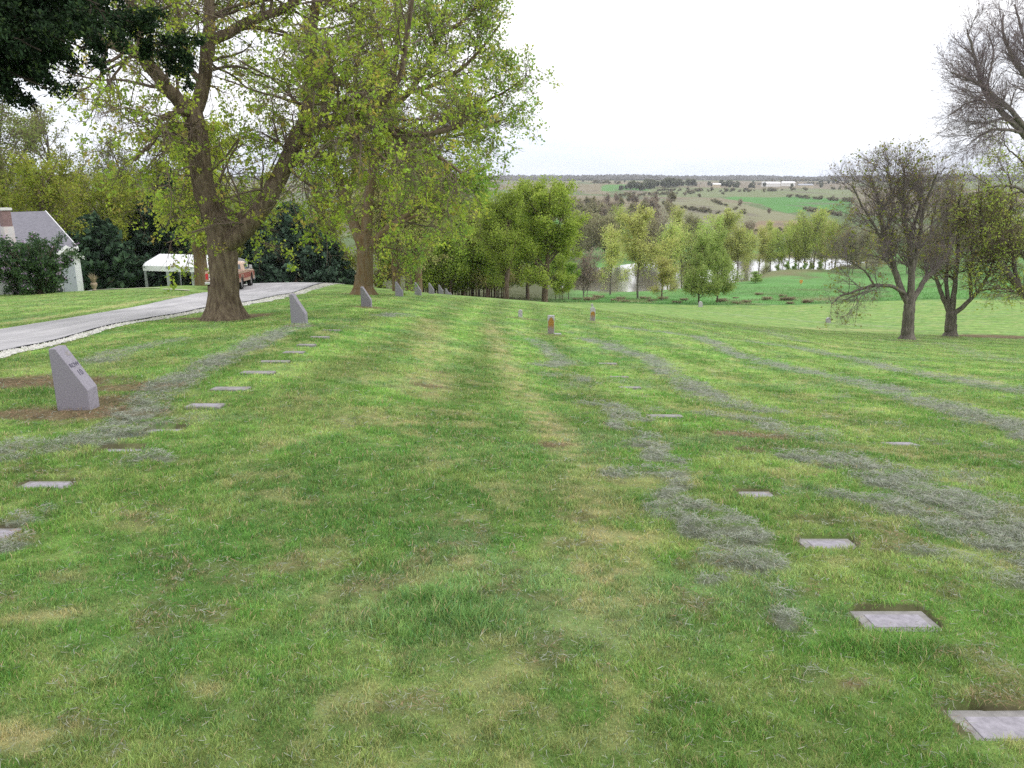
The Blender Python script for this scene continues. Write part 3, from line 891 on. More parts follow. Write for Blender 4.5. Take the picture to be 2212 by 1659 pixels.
for (p, w, h, low), lab in zip(MW, FL_LAB):
    r = empty('flat_grave_marker', (p[0], p[1], p[2]))
    tag(r, lab, 'grave marker', 'flat numbered grave markers set in the lawn')
    slope = math.atan2(hz1(p[0], p[1] + .2) - hz1(p[0], p[1] - .2), .4)
    r.rotation_euler = (slope, 0, 0)
    dz = -.05 if low else (-.010 if p[1] < 6 else .016)
    if 'clippings' in lab and p[1] < 7: dz = -.03
    mb = MB(); mb.box(-w / 2, w / 2, -h / 2, h / 2, -.12, dz); mb.build('stone', m_flat, r, bevel=.006)
    if not low and p[1] < 8:
        mb = MB(); mb.box(-w / 2 + .05, w / 2 - .04, -h / 2 + .035, h / 2 - .045, dz - .01, dz + .0025); mb.build('engraved_panel', m_flat2, r)

# small upright headstones
def headstone(p, w, h, label, style, t=.10, lean=0.0):
    r = empty('headstone', (p[0], p[1], p[2] - .02)); r.rotation_euler = (0, lean, 0)
    tag(r, label, 'headstone')
    white = mat('weathered_white_stone', (.44, .42, .45), .85, var=.25, vscale=18, bump=.4, bscale=40)
    n_ = 12
    if style == 'pointed':
        prof = [(-w * .5, -.2), (w * .5, -.2), (w * .5, h)] + [(w * .28, h * 1.0), (0, h * .985), (-w * .28, h)] + [(-w * .5, h)]
        out = [(-w * .46, -.2), (w * .46, -.2), (w * .46, h * .7), (w * .5, h * .72), (w * .5, h * .985), (w * .3, h), (-w * .3, h), (-w * .5, h * .985), (-w * .5, h * .72), (-w * .46, h * .7)]
        mb = MB(); mb.prism(out, 'y', -t / 2, t / 2); mb.build('stone', white, r, bevel=.008)
        face = [(-w * .40, .03), (w * .40, .03), (w * .42, h * .68), (w * .25, h * .84), (0, h * .93), (-w * .25, h * .84), (-w * .42, h * .68)]
    else:
        arc = [(w * .5 * math.cos(a), h - w * .5 + w * .5 * math.sin(a)) for a in np.linspace(0, math.pi, n_)]
        mb = MB(); mb.prism([(-w * .5, -.2), (w * .5, -.2)] + arc, 'y', -t / 2, t / 2); mb.build('stone', white, r, bevel=.008)
        face = [(-w * .40, .03), (w * .40, .03), (w * .41, h * .62), (w * .2, h * .70), (-w * .2, h * .70), (-w * .41, h * .62)]
    if style in ('pointed', 'rounded'):
        mb = MB(); mb.prism(face, 'y', -t / 2 - .006, -t / 2 + .004)
        lm = mat('orange_lichen', (.33, .18, .045), .95, var=.3, vscale=14, bump=.4)
        tt = lm.node_tree; b = tt.nodes['Principled BSDF']
        old = b.inputs['Base Color'].links[0].from_socket
        tcn = tt.nodes.new('ShaderNodeTexCoord'); sx = tt.nodes.new('ShaderNodeSeparateXYZ'); tt.links.new(tcn.outputs['Object'], sx.inputs[0])
        nn = tt.nodes.new('ShaderNodeTexNoise'); nn.inputs['Scale'].default_value = 12; tt.links.new(tcn.outputs['Object'], nn.inputs['Vector'])
        aa = tt.nodes.new('ShaderNodeMath'); aa.operation = 'MULTIPLY_ADD'; aa.inputs[1].default_value = .3; tt.links.new(nn.outputs['Fac'], aa.inputs[0]); tt.links.new(sx.outputs['Z'], aa.inputs[2])
        rr = tt.nodes.new('ShaderNodeMapRange'); rr.inputs['From Min'].default_value = h * .52; rr.inputs['From Max'].default_value = h * .78; tt.links.new(aa.outputs[0], rr.inputs['Value'])
        mi = tt.nodes.new('ShaderNodeMix'); mi.data_type = 'RGBA'; mi.inputs['A'].default_value = (.26, .22, .22, 1)
        tt.links.new(rr.outputs[0], mi.inputs['Factor']); tt.links.new(old, mi.inputs['B']); tt.links.new(mi.outputs['Result'], b.inputs['Base Color'])
        mb.build('face', lm, r)
        mb = MB(); mb.box(w * .45, w * 1.5, -t * .4, t * .5, -.02, .035)
        if style == 'pointed':
            mb.build('base', white, r, bevel=.01)
    return r
headstone(G(1190, 721), .215, .60, 'small upright headstone with square white top and orange lichen arch, nearest of the upright ones', 'pointed')
headstone(G(1280, 693), .20, .56, 'small upright headstone with rounded white cap above orange lichen', 'rounded')
headstone(G(1124, 685), .16, .30, 'short plain grey upright stone left of the two lichen headstones', 'plain')
headstone(G(1279, 662), .16, .22, 'tiny dark upright stone just behind the rounded lichen headstone', 'plain')
headstone(G(1789, 697), .30, .40, 'lone small grey block standing in the right lawn before the bare tree', 'plain', t=.25)
headstone(W(1513, 84), .40, .62, 'pale grey post stone at the lawn edge under the young green trees', 'plain', t=.3)

# orange marker post by the pond
p = W(1730, 150)
r = empty('marker_post', p); tag(r, 'small orange marker post on the far green slope near the pond', 'marker post')
mb = MB(); mb.cyl((0, 0, -.3), .05, 1.1, n=8); mb.build('post', mat('weathered_post', (.3, .2, .1), .9), r)
mb = MB(); mb.box(-.28, .28, -.04, .04, .45, .95); mb.box(-.12, .12, -.05, .05, .25, .45); mb.build('panel', mat('orange_panel', (.6, .28, .06), .7), r)

# ------------------------------------------------------------------ pickup truck
def truck():
    p = W(518, 49)
    r = empty('pickup_truck', p, 0)
    L, w = 5.2, 2.0
    psi = math.radians(7.5)
    # local frame: x along length towards the front, y to the left side
    r.rotation_euler = (0, 0, math.radians(90) + psi)
    # rear right corner of the body at the ground point p -> shift children
    ox, oy = 0.0, w / 2
    z0 = hz1(p[0] - 1, p[1] + 2)
    sl_ = math.atan2(hz1(p[0] - 1.5, p[1] + 4.6) - hz1(p[0] - 1, p[1] + .6), 4.0)
    r.rotation_euler = (0, -sl_, math.radians(90) + psi)
    tag(r, 'old tan and rust red pickup truck parked on the road behind the big maple trunk', 'pickup truck')
    tan = mat('tan_paint', (.42, .29, .22), .35, spec=.5, var=.1, vscale=2); red = mat('rust_red_paint', (.27, .075, .06), .4, spec=.5, var=.15, vscale=3)
    white = mat('white_panel_paint', (.75, .73, .72), .4, spec=.5); chrome = mat('dull_chrome', (.65, .65, .68), .25, metal=.9)
    glass = mat('dark_window_glass', (.06, .08, .10), .06, spec=.9); tyre = mat('tyre_rubber', (.02, .02, .02), .85); rim = mat('steel_rim', (.55, .55, .55), .35, metal=.6)
    blk = mat('underbody_black', (.015, .015, .015), .9); lens = mat('red_lamp_lens', (.5, .02, .03), .25, spec=.6)
    def O(mb, n, m, par=r, **k):
        o = mb.build(n, m, par, **k); return o
    def sh(mb):
        mb.v = [(x + ox, y + oy, z) for x, y, z in mb.v]; return mb
    yy = w / 2
    def side(prof, y0, y1):
        mb = MB(); mb.prism(prof, 'y', y0, y1); return sh(mb)
    def arch(cx, r_, z):
        return [(cx + r_ * math.cos(a), z + r_ * math.sin(a)) for a in np.linspace(0, math.pi, 9)][::-1]
    wz, wr = .42, .41
    rear, front = 1.15, 4.25
    low = .52
    # body side outline with wheel arches
    prof = [(.05, low)] + [(rear - .5, low)] + arch(rear, .48, low) + [(rear + .5, low), (front - .5, low)] + arch(front, .48, low) + [(front + .5, low), (L - .05, low + .06), (L, .85), (L - .02, 1.12), (3.35, 1.20), (2.0, 1.22), (.03, 1.22), (0, 1.1), (0, low + .1)]
    body = MB()
    for s_ in (-1, 1):
        body.prism(prof, 'y', s_ * yy, s_ * (yy - .07))
    body.box(.0, .06, -yy + .07, yy - .07, .62, 1.2)           # tailgate frame
    body.box(.1, 1.98, -yy + .07, yy - .07, .66, .72)          # bed floor
    body.box(1.93, 1.99, -yy + .07, yy - .07, .72, 1.25)       # cab back wall
    body.box(2.0, 3.45, -yy + .071, yy - .071, .5, .62)
    body.box(3.4, 5.12, -yy + .071, yy - .071, 1.10, 1.165)    # hood
    body.box(5.10, 5.18, -yy + .071, yy - .071, .62, 1.14)     # grille panel
    bo = O(sh(body), 'body', tan, bevel=.02)
    mb = MB()
    for s_ in (-1, 1):
        mb.box(.03, rear - .46, s_ * yy - .006, s_ * yy + .006, .78, 1.02)
        mb.box(rear + .42, front - .42, s_ * yy - .006, s_ * yy + .006, .72, 1.02)
        mb.box(front + .44, L - .1, s_ * yy - .006, s_ * yy + .006, .78, 1.0)
        mb.box(.03, L - .08, s_ * yy - .007, s_ * yy + .007, 1.0, 1.05)
    O(sh(mb), 'side_stripe', red, bo)
    # cab
    cab = MB()
    b0, b1 = yy - .04, yy - .17
    cab.loft([[(2.0, -b0, 1.2), (3.45, -b0, 1.2), (3.45, b0, 1.2), (2.0, b0, 1.2)],
              [(2.06, -b1 - .03, 1.62), (3.10, -b1 - .03, 1.62), (3.10, b1 + .03, 1.62), (2.06, b1 + .03, 1.62)],
              [(2.10, -b1, 1.70), (2.98, -b1, 1.72), (2.98, b1, 1.72), (2.10, b1, 1.70)],
              [(2.25, -b1 + .12, 1.75), (2.85, -b1 + .12, 1.76), (2.85, b1 - .12, 1.76), (2.25, b1 - .12, 1.75)]])
    co_ = O(sh(cab), 'cab', mat('pale_tan_paint', (.58, .42, .32), .35, spec=.5), bevel=.02)
    mb = MB()
    for s_ in (-1, 1):
        mb = MB(); yb, yt = s_ * (b0 + .004), s_ * (b1 + .045)
        def wq(x0b, x1b, x0t, x1t):
            return [(x0b, yb, 1.25), (x1b, yb, 1.25), (x1t, yt, 1.58), (x0t, yt, 1.58)]
        mb.add(wq(2.30, 3.30, 2.33, 3.02), [(0, 1, 2, 3)])
        O(sh(mb), 'side_window', glass, co_)
    mb = MB(); mb.add([(2.003, -.75, 1.27), (2.003, .75, 1.27), (2.045, .70, 1.58), (2.045, -.70, 1.58)], [(0, 1, 2, 3)])
    O(sh(mb), 'rear_window', glass, co_)
    mb = MB(); mb.add([(3.44, -.8, 1.25), (3.44, .8, 1.25), (3.13, .72, 1.59), (3.13, -.72, 1.59)], [(0, 1, 2, 3)])
    O(sh(mb), 'windshield', glass, co_)
    mb = MB(); mb.box(-.03, -.002, -yy + .22, yy - .22, .70, 1.16)
    tg = O(sh(mb), 'tailgate', white, bevel=.01)
    mb = MB(); mb.box(-.04, -.031, -yy + .23, yy - .23, .84, .92); O(sh(mb), 'trim_strip', mat('navy_strip', (.03, .03, .06), .5), tg)
    for s_ in (-1, 1):
        mb = MB(); mb.box(-.03, .01, s_ * (yy - .10) - .075, s_ * (yy - .10) + .075, .74, 1.10); O(sh(mb), 'tail_lamp', lens, bevel=.01)
    mb = MB(); mb.box(-.22, -.06, -yy - .01, yy + .01, .42, .60); O(sh(mb), 'rear_bumper', chrome, bevel=.03)
    mb = MB(); mb.box(L + .0, L + .14, -yy - .01, yy + .01, .45, .62); O(sh(mb), 'front_bumper', chrome, bevel=.03)
    mb = MB(); mb.box(.1, 5.0, -yy + .3, yy - .3, .36, .56); O(sh(mb), 'chassis', blk)
    for s_ in (-1, 1):
        mb = MB(); mb.box(3.28, 3.36, s_ * (yy + .02), s_ * (yy + .22), 1.26, 1.50); mb.box(3.28, 3.31, s_ * (yy - .04), s_ * (yy + .1), 1.24, 1.28)
        O(sh(mb), 'mirror', chrome, bevel=.01)
        mb = MB(); mb.box(L - .01, L + .02, s_ * (yy - .25) - .1, s_ * (yy - .25) + .1, .80, 1.0); O(sh(mb), 'headlight', glass)
    for x in (rear, front):
        for s_ in (-1, 1):
            mb = MB(); yc = s_ * (yy - .16)
            prof_t = [(wr - .12, -.12), (wr - .02, -.12), (wr, -.09), (wr, .09), (wr - .02, .12), (wr - .12, .12)]
            rings = []
            for i in range(24):
                a = 2 * math.pi * i / 24
                rings.append([(x + q[0] * math.cos(a), yc + q[1], wz + q[0] * math.sin(a)) for q in prof_t])
            vs = [q for rg in rings for q in rg]; mm = 6
            fs = [(i * mm + j, ((i + 1) % 24) * mm + j, ((i + 1) % 24) * mm + (j + 1) % mm, i * mm + (j + 1) % mm) for i in range(24) for j in range(mm)]
            mb.add(vs, fs)
            wh = O(sh(mb), 'wheel', tyre)
            mb = MB(); mb.cyl((x, yc - .07, wz), wr - .12, .14, 'y', 24); mb.cyl((x, yc + s_ * .06 - .02, wz), .09, .06, 'y', 12); O(sh(mb), 'rim', rim, wh)
truck()

# ------------------------------------------------------------------ carport
def carport():
    p0_, p1_ = W(316, 66), W(474, 64.5)
    z = (p0_[2] + p1_[2]) / 2
    base = np.array([p0_[0], p0_[1], z])
    dirv = p1_[:2] - p0_[:2]; Ln = np.linalg.norm(dirv); ang = math.atan2(dirv[1], dirv[0])
    r = empty('carport', base, ang)
    tag(r, 'white metal carport with ribbed roof on posts before the dark pines', 'carport')
    wm = mat('white_ribbed_metal', (.80, .81, .84), .45, spec=.4, var=.04, vscale=3); pm = mat('galvanised_post', (.42, .44, .47), .5, metal=.3)
    ez = S(316, 584, 66)[2] - z; rz_ = S(336, 548, 68.5)[2] - z
    Wd = 4.6
    def sec(x):
        pts = [(-.02, ez - .05), (0, ez + .38), (.35, ez + .62), (Wd / 2, rz_), (Wd - .35, ez + .62), (Wd, ez + .38), (Wd + .02, ez - .05)]
        return [(x, a, b) for a, b in pts]
    mb = MB(); nx = 46; rings = []
    for i in range(nx + 1):
        x = Ln * i / nx; o_ = .03 * (i % 2)
        rings.append([(x, a, b + o_) for (_, a, b) in sec(x)])
    vs = [q for rg in rings for q in rg]; fs = [(i * 7 + j, (i + 1) * 7 + j, (i + 1) * 7 + j + 1, i * 7 + j + 1) for i in range(nx) for j in range(6)]
    mb.add(vs, fs); o = mb.build('roof', wm, r); m_ = o.modifiers.new('s', 'SOLIDIFY'); m_.thickness = .03
    mb = MB(); mb.add([(Ln - .05, .05, ez + .3), (Ln - .05, Wd - .05, ez + .3), (Ln - .05, Wd - .35, ez + .6), (Ln - .05, Wd / 2, rz_ - .04), (Ln - .05, .35, ez + .6)], [(0, 1, 2, 3, 4)])
    o = mb.build('gable_panel', mat('grey_gable', (.30, .29, .30), .8), r); m_ = o.modifiers.new('s', 'SOLIDIFY'); m_.thickness = .03
    for i, x in enumerate((.15, Ln * .33, Ln * .66, Ln - .15)):
        for y in (.05, Wd - .05):
            mb = MB(); q = .09 if i != 1 else .13
            mb.box(x - q, x + q, y - .06, y + .06, -1.2, ez + .35); mb.build('post', pm, r)
carport()

# ------------------------------------------------------------------ white house
def house():
    siding = mat('white_clapboard', (.74, .75, .79), .75, var=.04, vscale=2)
    t = siding.node_tree; b = t.nodes['Principled BSDF']
    wv = t.nodes.new('ShaderNodeTexWave'); wv.wave_type = 'BANDS'; wv.bands_direction = 'Z'; wv.wave_profile = 'SAW'; wv.inputs['Scale'].default_value = 2.6
    tcn = t.nodes.new('ShaderNodeTexCoord'); t.links.new(tcn.outputs['Object'], wv.inputs['Vector'])
    bp = t.nodes.new('ShaderNodeBump'); bp.inputs['Strength'].default_value = .6; bp.inputs['Distance'].default_value = .03
    t.links.new(wv.outputs['Fac'], bp.inputs['Height']); t.links.new(bp.outputs[0], b.inputs['Normal'])
    shg = mat('grey_shingles', (.165, .16, .19), .95, var=.2, vscale=5, col2=(.205, .2, .23), bump=.6, bscale=9, stretch=(1, 6, 6))
    trim = mat('white_trim', (.78, .78, .80), .6); brick = mat('red_brick', (.23, .15, .15), .9, var=.35, vscale=12, bump=.5); wb = mat('flaking_whitewash', (.68, .66, .67), .9, var=.3, vscale=5, col2=(.5, .44, .43))
    glass = mat('house_window_glass', (.10, .13, .16), .08, spec=.8); conc = mat('porch_concrete', (.62, .61, .61), .85, var=.15, vscale=4)
    cr_ = W(161, 50.5)                       # front right corner of the house
    fl = cr_[2]
    phi = math.radians(54)
    r = empty('white_house', (cr_[0], cr_[1], fl), phi)    # local x to the right along the front, y into the house
    tag(r, 'white clapboard house with grey shingle roof at the left edge', 'house')
    def wpt(x, y, z):
        c_, s2 = math.cos(phi), math.sin(phi)
        return (cr_[0] + x * c_ - y * s2, cr_[1] + x * s2 + y * c_, fl + z)
    def solve(u, y):
        lo, hi = -14.0, 1.0
        for _ in range(40):
            m_ = (lo + hi) / 2; w_ = wpt(m_, y, 3.8)
            if proj(*w_)[0] > u: hi = m_
            else: lo = m_
        return (lo + hi) / 2
    EV, RG, Dp, Lx = 2.95, 4.95, 6.4, 15.0
    mb = MB()
    mb.box(-Lx, 0, 0, Dp, -1.5, EV)
    mb.prism([(0, EV), (Dp, EV), (Dp / 2, RG - .12)], 'x', -Lx, 0)
    wl = mb.build('wall', siding, r)
    def roof_slab(mb, x0, x1, ya, za, yb, zb, th=.12):
        mb.add([(x0, ya, za), (x1, ya, za), (x1, yb, zb), (x0, yb, zb), (x0, ya, za - th), (x1, ya, za - th), (x1, yb, zb - th), (x0, yb, zb - th)],
               [(0, 1, 2, 3), (7, 6, 5, 4), (0, 4, 5, 1), (1, 5, 6, 2), (2, 6, 7, 3), (3, 7, 4, 0)])
    mb = MB(); s_ = (RG - EV) / (Dp / 2)
    roof_slab(mb, -Lx, .35, -.45, EV - .45 * s_ + .14, Dp / 2, RG + .02); roof_slab(mb, -Lx, .35, Dp + .45, EV - .45 * s_ + .14, Dp / 2 + .002, RG + .02)
    rf = mb.build('roof', shg, r)
    mb = MB()
    roof_slab(mb, .352, .40, -.47, EV - .47 * s_ + .16, Dp / 2, RG + .05, .22); roof_slab(mb, .352, .40, Dp + .47, EV - .47 * s_ + .16, Dp / 2 + .002, RG + .05, .22)
    mb.box(-Lx, .35, -.53, -.452, EV - .45 * s_ + .02, EV - .45 * s_ + .17)
    mb.build('fascia', trim, r)
    # front wing with its gable towards the road
    wy = -1.9; wx1 = solve(47, wy); wx0 = wx1 - 5.6
    cx = (wx0 + wx1) / 2; hw_ = (wx1 - wx0) / 2
    mb = MB(); mb.box(wx0, wx1, wy, -.003, -1.5, EV)
    mb.prism([(wx0, EV), (wx1, EV), (cx, EV + 1.55)], 'y', wy, Dp / 2 - .8)
    mb.build('wing_wall', siding, r)
    mb = MB()
    for sg in (-1, 1):
        x_e, z_e = cx + sg * (hw_ + .3), EV - .3 * 1.55 / hw_ + .14
        mb.add([(cx, wy - .25, EV + 1.69), (x_e, wy - .25, z_e), (x_e, Dp / 2 - .6, z_e), (cx, Dp / 2 - .6, EV + 1.69),
                (cx, wy - .25, EV + 1.58), (x_e, wy - .25, z_e - .11), (x_e, Dp / 2 - .6, z_e - .11), (cx, Dp / 2 - .6, EV + 1.58)],
               [(0, 1, 2, 3), (7, 6, 5, 4), (0, 4, 5, 1), (1, 5, 6, 2), (2, 6, 7, 3), (3, 7, 4, 0)])
    mb.build('wing_roof', shg, r)
    # chimney on the wing's front
    ly = wy - .32; lx = solve(18, ly)
    zt = S(18, 449, wpt(lx, ly, 0)[1])[2] - fl; zb_ = S(18, 489, wpt(lx, ly, 0)[1])[2] - fl
    mb = MB(); mb.box(lx - .26, lx + .26, ly - .26, ly + .26, -1, zb_); ch_ = mb.build('chimney', wb, r)
    mb = MB(); mb.box(lx - .23, lx + .23, ly - .23, ly + .23, zb_ + .001, zt - .13); mb.build('chimney_stack', brick, ch_)
    mb = MB(); mb.box(lx - .3, lx + .3, ly - .3, ly + .3, zt - .129, zt); mb.build('cap', conc, ch_)
    # enclosed entry at the right end of the front, its own small gable facing the road
    ex0, ex1, ey = -1.75, -.1, -1.5
    exc = (ex0 + ex1) / 2
    mb = MB(); mb.prism([(ex0, -.2), (ex1, -.2), (ex1, 2.35), (exc, 2.95), (ex0, 2.35)], 'y', ey, -.003)
    en = mb.build('entry_room', siding, r)
    mb = MB()
    for sg in (-1, 1):
        xe = exc + sg * .98
        mb.add([(exc, ey - .2, 3.06), (xe, ey - .2, 2.33), (xe, 1.2, 2.33), (exc, 1.2, 3.06), (exc, ey - .2, 2.97), (xe, ey - .2, 2.24), (xe, 1.2, 2.24), (exc, 1.2, 2.97)],
               [(0, 1, 2, 3), (7, 6, 5, 4), (0, 4, 5, 1), (1, 5, 6, 2), (2, 6, 7, 3), (3, 7, 4, 0)])
    mb.build('entry_roof', shg, en)
    mb = MB()
    for sg in (-1, 1):
        xe = exc + sg * 1.0
        mb.add([(exc, ey - .24, 3.08), (xe, ey - .24, 2.33), (xe, ey - .24, 2.13), (exc, ey - .24, 2.88), (exc, ey - .202, 3.08), (xe, ey - .202, 2.33), (xe, ey - .202, 2.13), (exc, ey - .202, 2.88)],
               [(0, 1, 2, 3), (7, 6, 5, 4), (0, 4, 5, 1), (1, 5, 6, 2), (2, 6, 7, 3), (3, 7, 4, 0)])
    mb.box(ex0 - .2, ex0 - .16, ey - .2, 0, 2.1, 2.24)
    mb.build('entry_trim', trim, en)
    mb = MB(); mb.box(ex0 - .03, ex0 - .002, ey + .35, -.3, .9, 2.0); fw_ = mb.build('side_window', trim, en)
    mb = MB(); mb.box(ex0 - .04, ex0 - .031, ey + .42, -.37, .97, 1.93); mb.build('pane', glass, fw_)
    for x0, x1, z0_, z1_, y in ((-3.6, -2.7, .9, 2.05, 0.0), (wx0 + 1.0, wx0 + 2.0, .9, 2.1, wy)):
        mb = MB()
        mb.box(x0 - .09, x1 + .09, y - .06, y - .002, z1_, z1_ + .1); mb.box(x0 - .09, x1 + .09, y - .08, y - .002, z0_ - .08, z0_)
        mb.box(x0 - .09, x0, y - .06, y - .002, z0_, z1_); mb.box(x1, x1 + .09, y - .06, y - .002, z0_, z1_); mb.box(x0, x1, y - .05, y - .002, (z0_ + z1_) / 2 - .03, (z0_ + z1_) / 2 + .03)
        f = mb.build('window', trim, r)
        mb = MB(); mb.add([(x0, y - .02, z0_), (x1, y - .02, z0_), (x1, y - .02, z1_), (x0, y - .02, z1_)], [(0, 1, 2, 3)]); mb.build('pane', glass, f)
    mb = MB(); mb.box(-1.3, -.5, ey - .05, ey - .002, .12, 2.12); dr = mb.build('door', mat('grey_door', (.35, .38, .42), .5), r)
    mb = MB(); mb.box(-.6, -.55, ey - .1, ey - .051, 1.05, 1.1); mb.build('handle', glass, dr)
    mb = MB(); mb.box(-2.4, .5, ey - 1.3, ey - .06, -.5, .18)
    po = mb.build('porch_slab', conc, r)
    mb = MB(); mb.box(-1.8, .3, ey - 1.7, ey - 1.301, -.5, .02); mb.build('step', conc, po)
    # things standing on the porch
    pl = empty('porch_urn', wpt(.3, ey - .5, .18)); tag(pl, 'tan urn with dried stems standing at the right of the porch', 'urn')
    mb = MB(); rr_ = [(.10, 0), (.14, .04), (.08, .1), (.16, .25), (.21, .42), (.17, .5)]
    mb.loft([[(a * math.cos(k), a * math.sin(k), z) for k in np.linspace(0, 2 * math.pi, 14)[:-1]] for a, z in rr_]); mb.build('urn', mat('tan_clay', (.35, .27, .2), .9, var=.3, vscale=8), pl, smooth=True)
    V = []; m = 120; P = np.zeros((m, 3)) + np.array((0, 0, .45)); D = RNG.normal(0, .25, (m, 3)); D[:, 2] = 1; D /= np.linalg.norm(D, axis=1)[:, None]
    sd_ = RNG.normal(0, 1, (m, 3)); sd_ /= np.linalg.norm(sd_, axis=1)[:, None]
    c = np.array((.36, .29, .2)) * hedgec(m, .4); Vv, F4, F3, C = ribbons(P + RNG.normal(0, .05, (m, 3)), D, sd_, .3 + .5 * RNG.random(m), np.full(m, .05), sd_ * .3, c, c)
    mesh_np('dried_stems', Vv, [F4, F3], bpy.data.materials['dry_clipping'], pl, col=C)
    pt = empty('plant_pot', wpt(-1.9, ey - .5, .18)); tag(pt, 'round dark pot on the porch slab beside the lilac', 'pot')
    mb = MB(); rr_ = [(.16, 0), (.27, .12), (.31, .28), (.27, .44), (.2, .5)]
    mb.loft([[(a * math.cos(k), a * math.sin(k), z) for k in np.linspace(0, 2 * math.pi, 16)[:-1]] for a, z in rr_]); mb.build('pot', mat('dark_glaze', (.05, .05, .07), .4), pt, smooth=True)
house()
# ------------------------------------------------------------------ trees
def nrmz(v): return v / (np.linalg.norm(v, axis=-1, keepdims=True) + 1e-9)
def tubes(P, R, S_=4):
    """P (n, k, 3), R (n, k) -> open tapered tubes"""
    n_, k, _ = P.shape
    t = np.gradient(P, axis=1); t = nrmz(t)
    mean = nrmz(P[:, -1] - P[:, 0])
    ref = np.where(np.abs(mean[:, 2:3]) < .75, np.array((0, 0, 1.0)), np.array((1.0, 0, 0)))
    u = nrmz(np.cross(t, ref[:, None, :])); w = np.cross(t, u)
    a = np.arange(S_) * 2 * math.pi / S_
    V = P[:, :, None, :] + R[:, :, None, None] * (np.cos(a)[None, None, :, None] * u[:, :, None, :] + np.sin(a)[None, None, :, None] * w[:, :, None, :])
    idx = np.arange(n_ * k * S_).reshape(n_, k, S_); nx = np.roll(idx, -1, 2)
    F = np.stack([idx[:, :-1], nx[:, :-1], nx[:, 1:], idx[:, 1:]], -1).reshape(-1, 4)
    return V.reshape(-1, 3), F
def merge(parts):
    Vs, Fs, b = [], [], 0
    for V, F in parts:
        Vs.append(V); Fs.append(F + b); b += len(V)
    return np.concatenate(Vs), np.concatenate(Fs)
def grow(rng, start, d, L, K, wander, trop):
    n_ = len(start); P = np.empty((n_, K, 3)); P[:, 0] = start; d = nrmz(d); st = (L / (K - 1))[:, None]
    for i in range(1, K):
        d = nrmz(d + rng.normal(0, wander, (n_, 3)) + np.array((0, 0, 1.0)) * trop)
        P[:, i] = P[:, i - 1] + d * st
    return P
def rsmp(pts, K, rough=0, rng=None):
    """resample a polyline of (x, y, z, r) to K points, rounded"""
    pts = np.array(pts, float)
    s = np.concatenate([[0], np.cumsum(np.linalg.norm(np.diff(pts[:, :3], axis=0), axis=1))])
    t = np.linspace(0, s[-1], K * 4)
    q = np.stack([np.interp(t, s, pts[:, k]) for k in range(4)], 1)
    w = max(3, K // 4 * 2 + 1)
    ker_ = np.ones(w) / w; qq = q.copy()
    for k in range(4):
        pad = np.pad(q[:, k], w // 2, mode='reflect', reflect_type='odd'); qq[:, k] = np.convolve(pad, ker_, 'valid')
    qq = qq[np.linspace(0, len(qq) - 1, K).astype(int)]
    if rough and rng is not None:
        qq[1:-1, :3] += rng.normal(0, rough, (K - 2, 3))
    return qq
def spawn(rng, P, R, N, t0, t1, ang, aj, lr, wander, trop, K=6, rr=.5, rmin=.004, shape=1.0, Lfix=None, tip=.25, flat=0.0, rmax=9.0):
    """N children on parents P (n, k, 3) with radii R (n, k)"""
    n_, k, _ = P.shape
    Lp = np.linalg.norm(np.diff(P, axis=1), axis=2).sum(1)
    pr = rng.choice(n_, N, p=Lp / Lp.sum()); t = t0 + (t1 - t0) * rng.random(N)
    x = t * (k - 1); i = np.minimum(x.astype(int), k - 2); f = (x - i)[:, None]
    pos = P[pr, i] * (1 - f) + P[pr, i + 1] * f; rad = R[pr, i] * (1 - f[:, 0]) + R[pr, i + 1] * f[:, 0]
    tan = nrmz(P[pr, i + 1] - P[pr, i]); rv = rng.normal(0, 1, (N, 3)); rv[:, 2] *= (1 - flat)
    rv = nrmz(rv - (rv * tan).sum(1)[:, None] * tan)
    a = np.radians(ang + rng.normal(0, aj, N))[:, None]
    d = tan * np.cos(a) + rv * np.sin(a)
    L = (Lp[pr] * lr * (1 - .55 * t * shape) if Lfix is None else Lfix * (1.25 - .75 * t)) * (.6 + .8 * rng.random(N))
    C = grow(rng, pos, d, L, K, wander, trop)
    r0 = np.clip(rad * rr, rmin, rmax)
    RR = r0[:, None] * np.linspace(1, tip, K)[None, :]
    return C, RR
def leaves(rng, P, N, spread, size, cols, wts, t0=.2, elong=1.5, droop=0.0, cvar=.2, cl=1, up=0.0):
    """N leaf faces (clusters of cl) scattered along the twigs"""
    n_, k, _ = P.shape
    M_ = N // cl
    pr = rng.integers(0, n_, M_); x = (t0 + (1 - t0) * rng.random(M_)) * (k - 1); i = np.minimum(x.astype(int), k - 2); f = (x - i)[:, None]
    pos = P[pr, i] * (1 - f) + P[pr, i + 1] * f
    base = np.array(cols)[rng.choice(len(cols), M_, p=np.array(wts) / sum(wts))] * (1 + (rng.random((M_, 1)) - .5) * 2 * cvar)
    pos = np.repeat(pos, cl, 0); base = np.repeat(base, cl, 0); m = len(pos)
    pos = pos + rng.normal(0, spread, (m, 3)); pos[:, 2] -= droop * rng.random(m)
    base = base * (1 + (rng.random((m, 1)) - .5) * .3)
    a = rng.normal(0, 1, (m, 3)); a[:, 2] += up; a = nrmz(a); b = nrmz(np.cross(a, rng.normal(0, 1, (m, 3))))
    s = size * (.55 + .9 * rng.random((m, 1)))
    V = np.stack([pos - a * s * elong * .5, pos + b * s * .5 - a * s * .05, pos + a * s * elong * .5, pos - b * s * .5 - a * s * .05], 1).reshape(-1, 3)
    F = np.arange(4 * m).reshape(m, 4)
    return V, F, np.repeat(base, 4, 0)

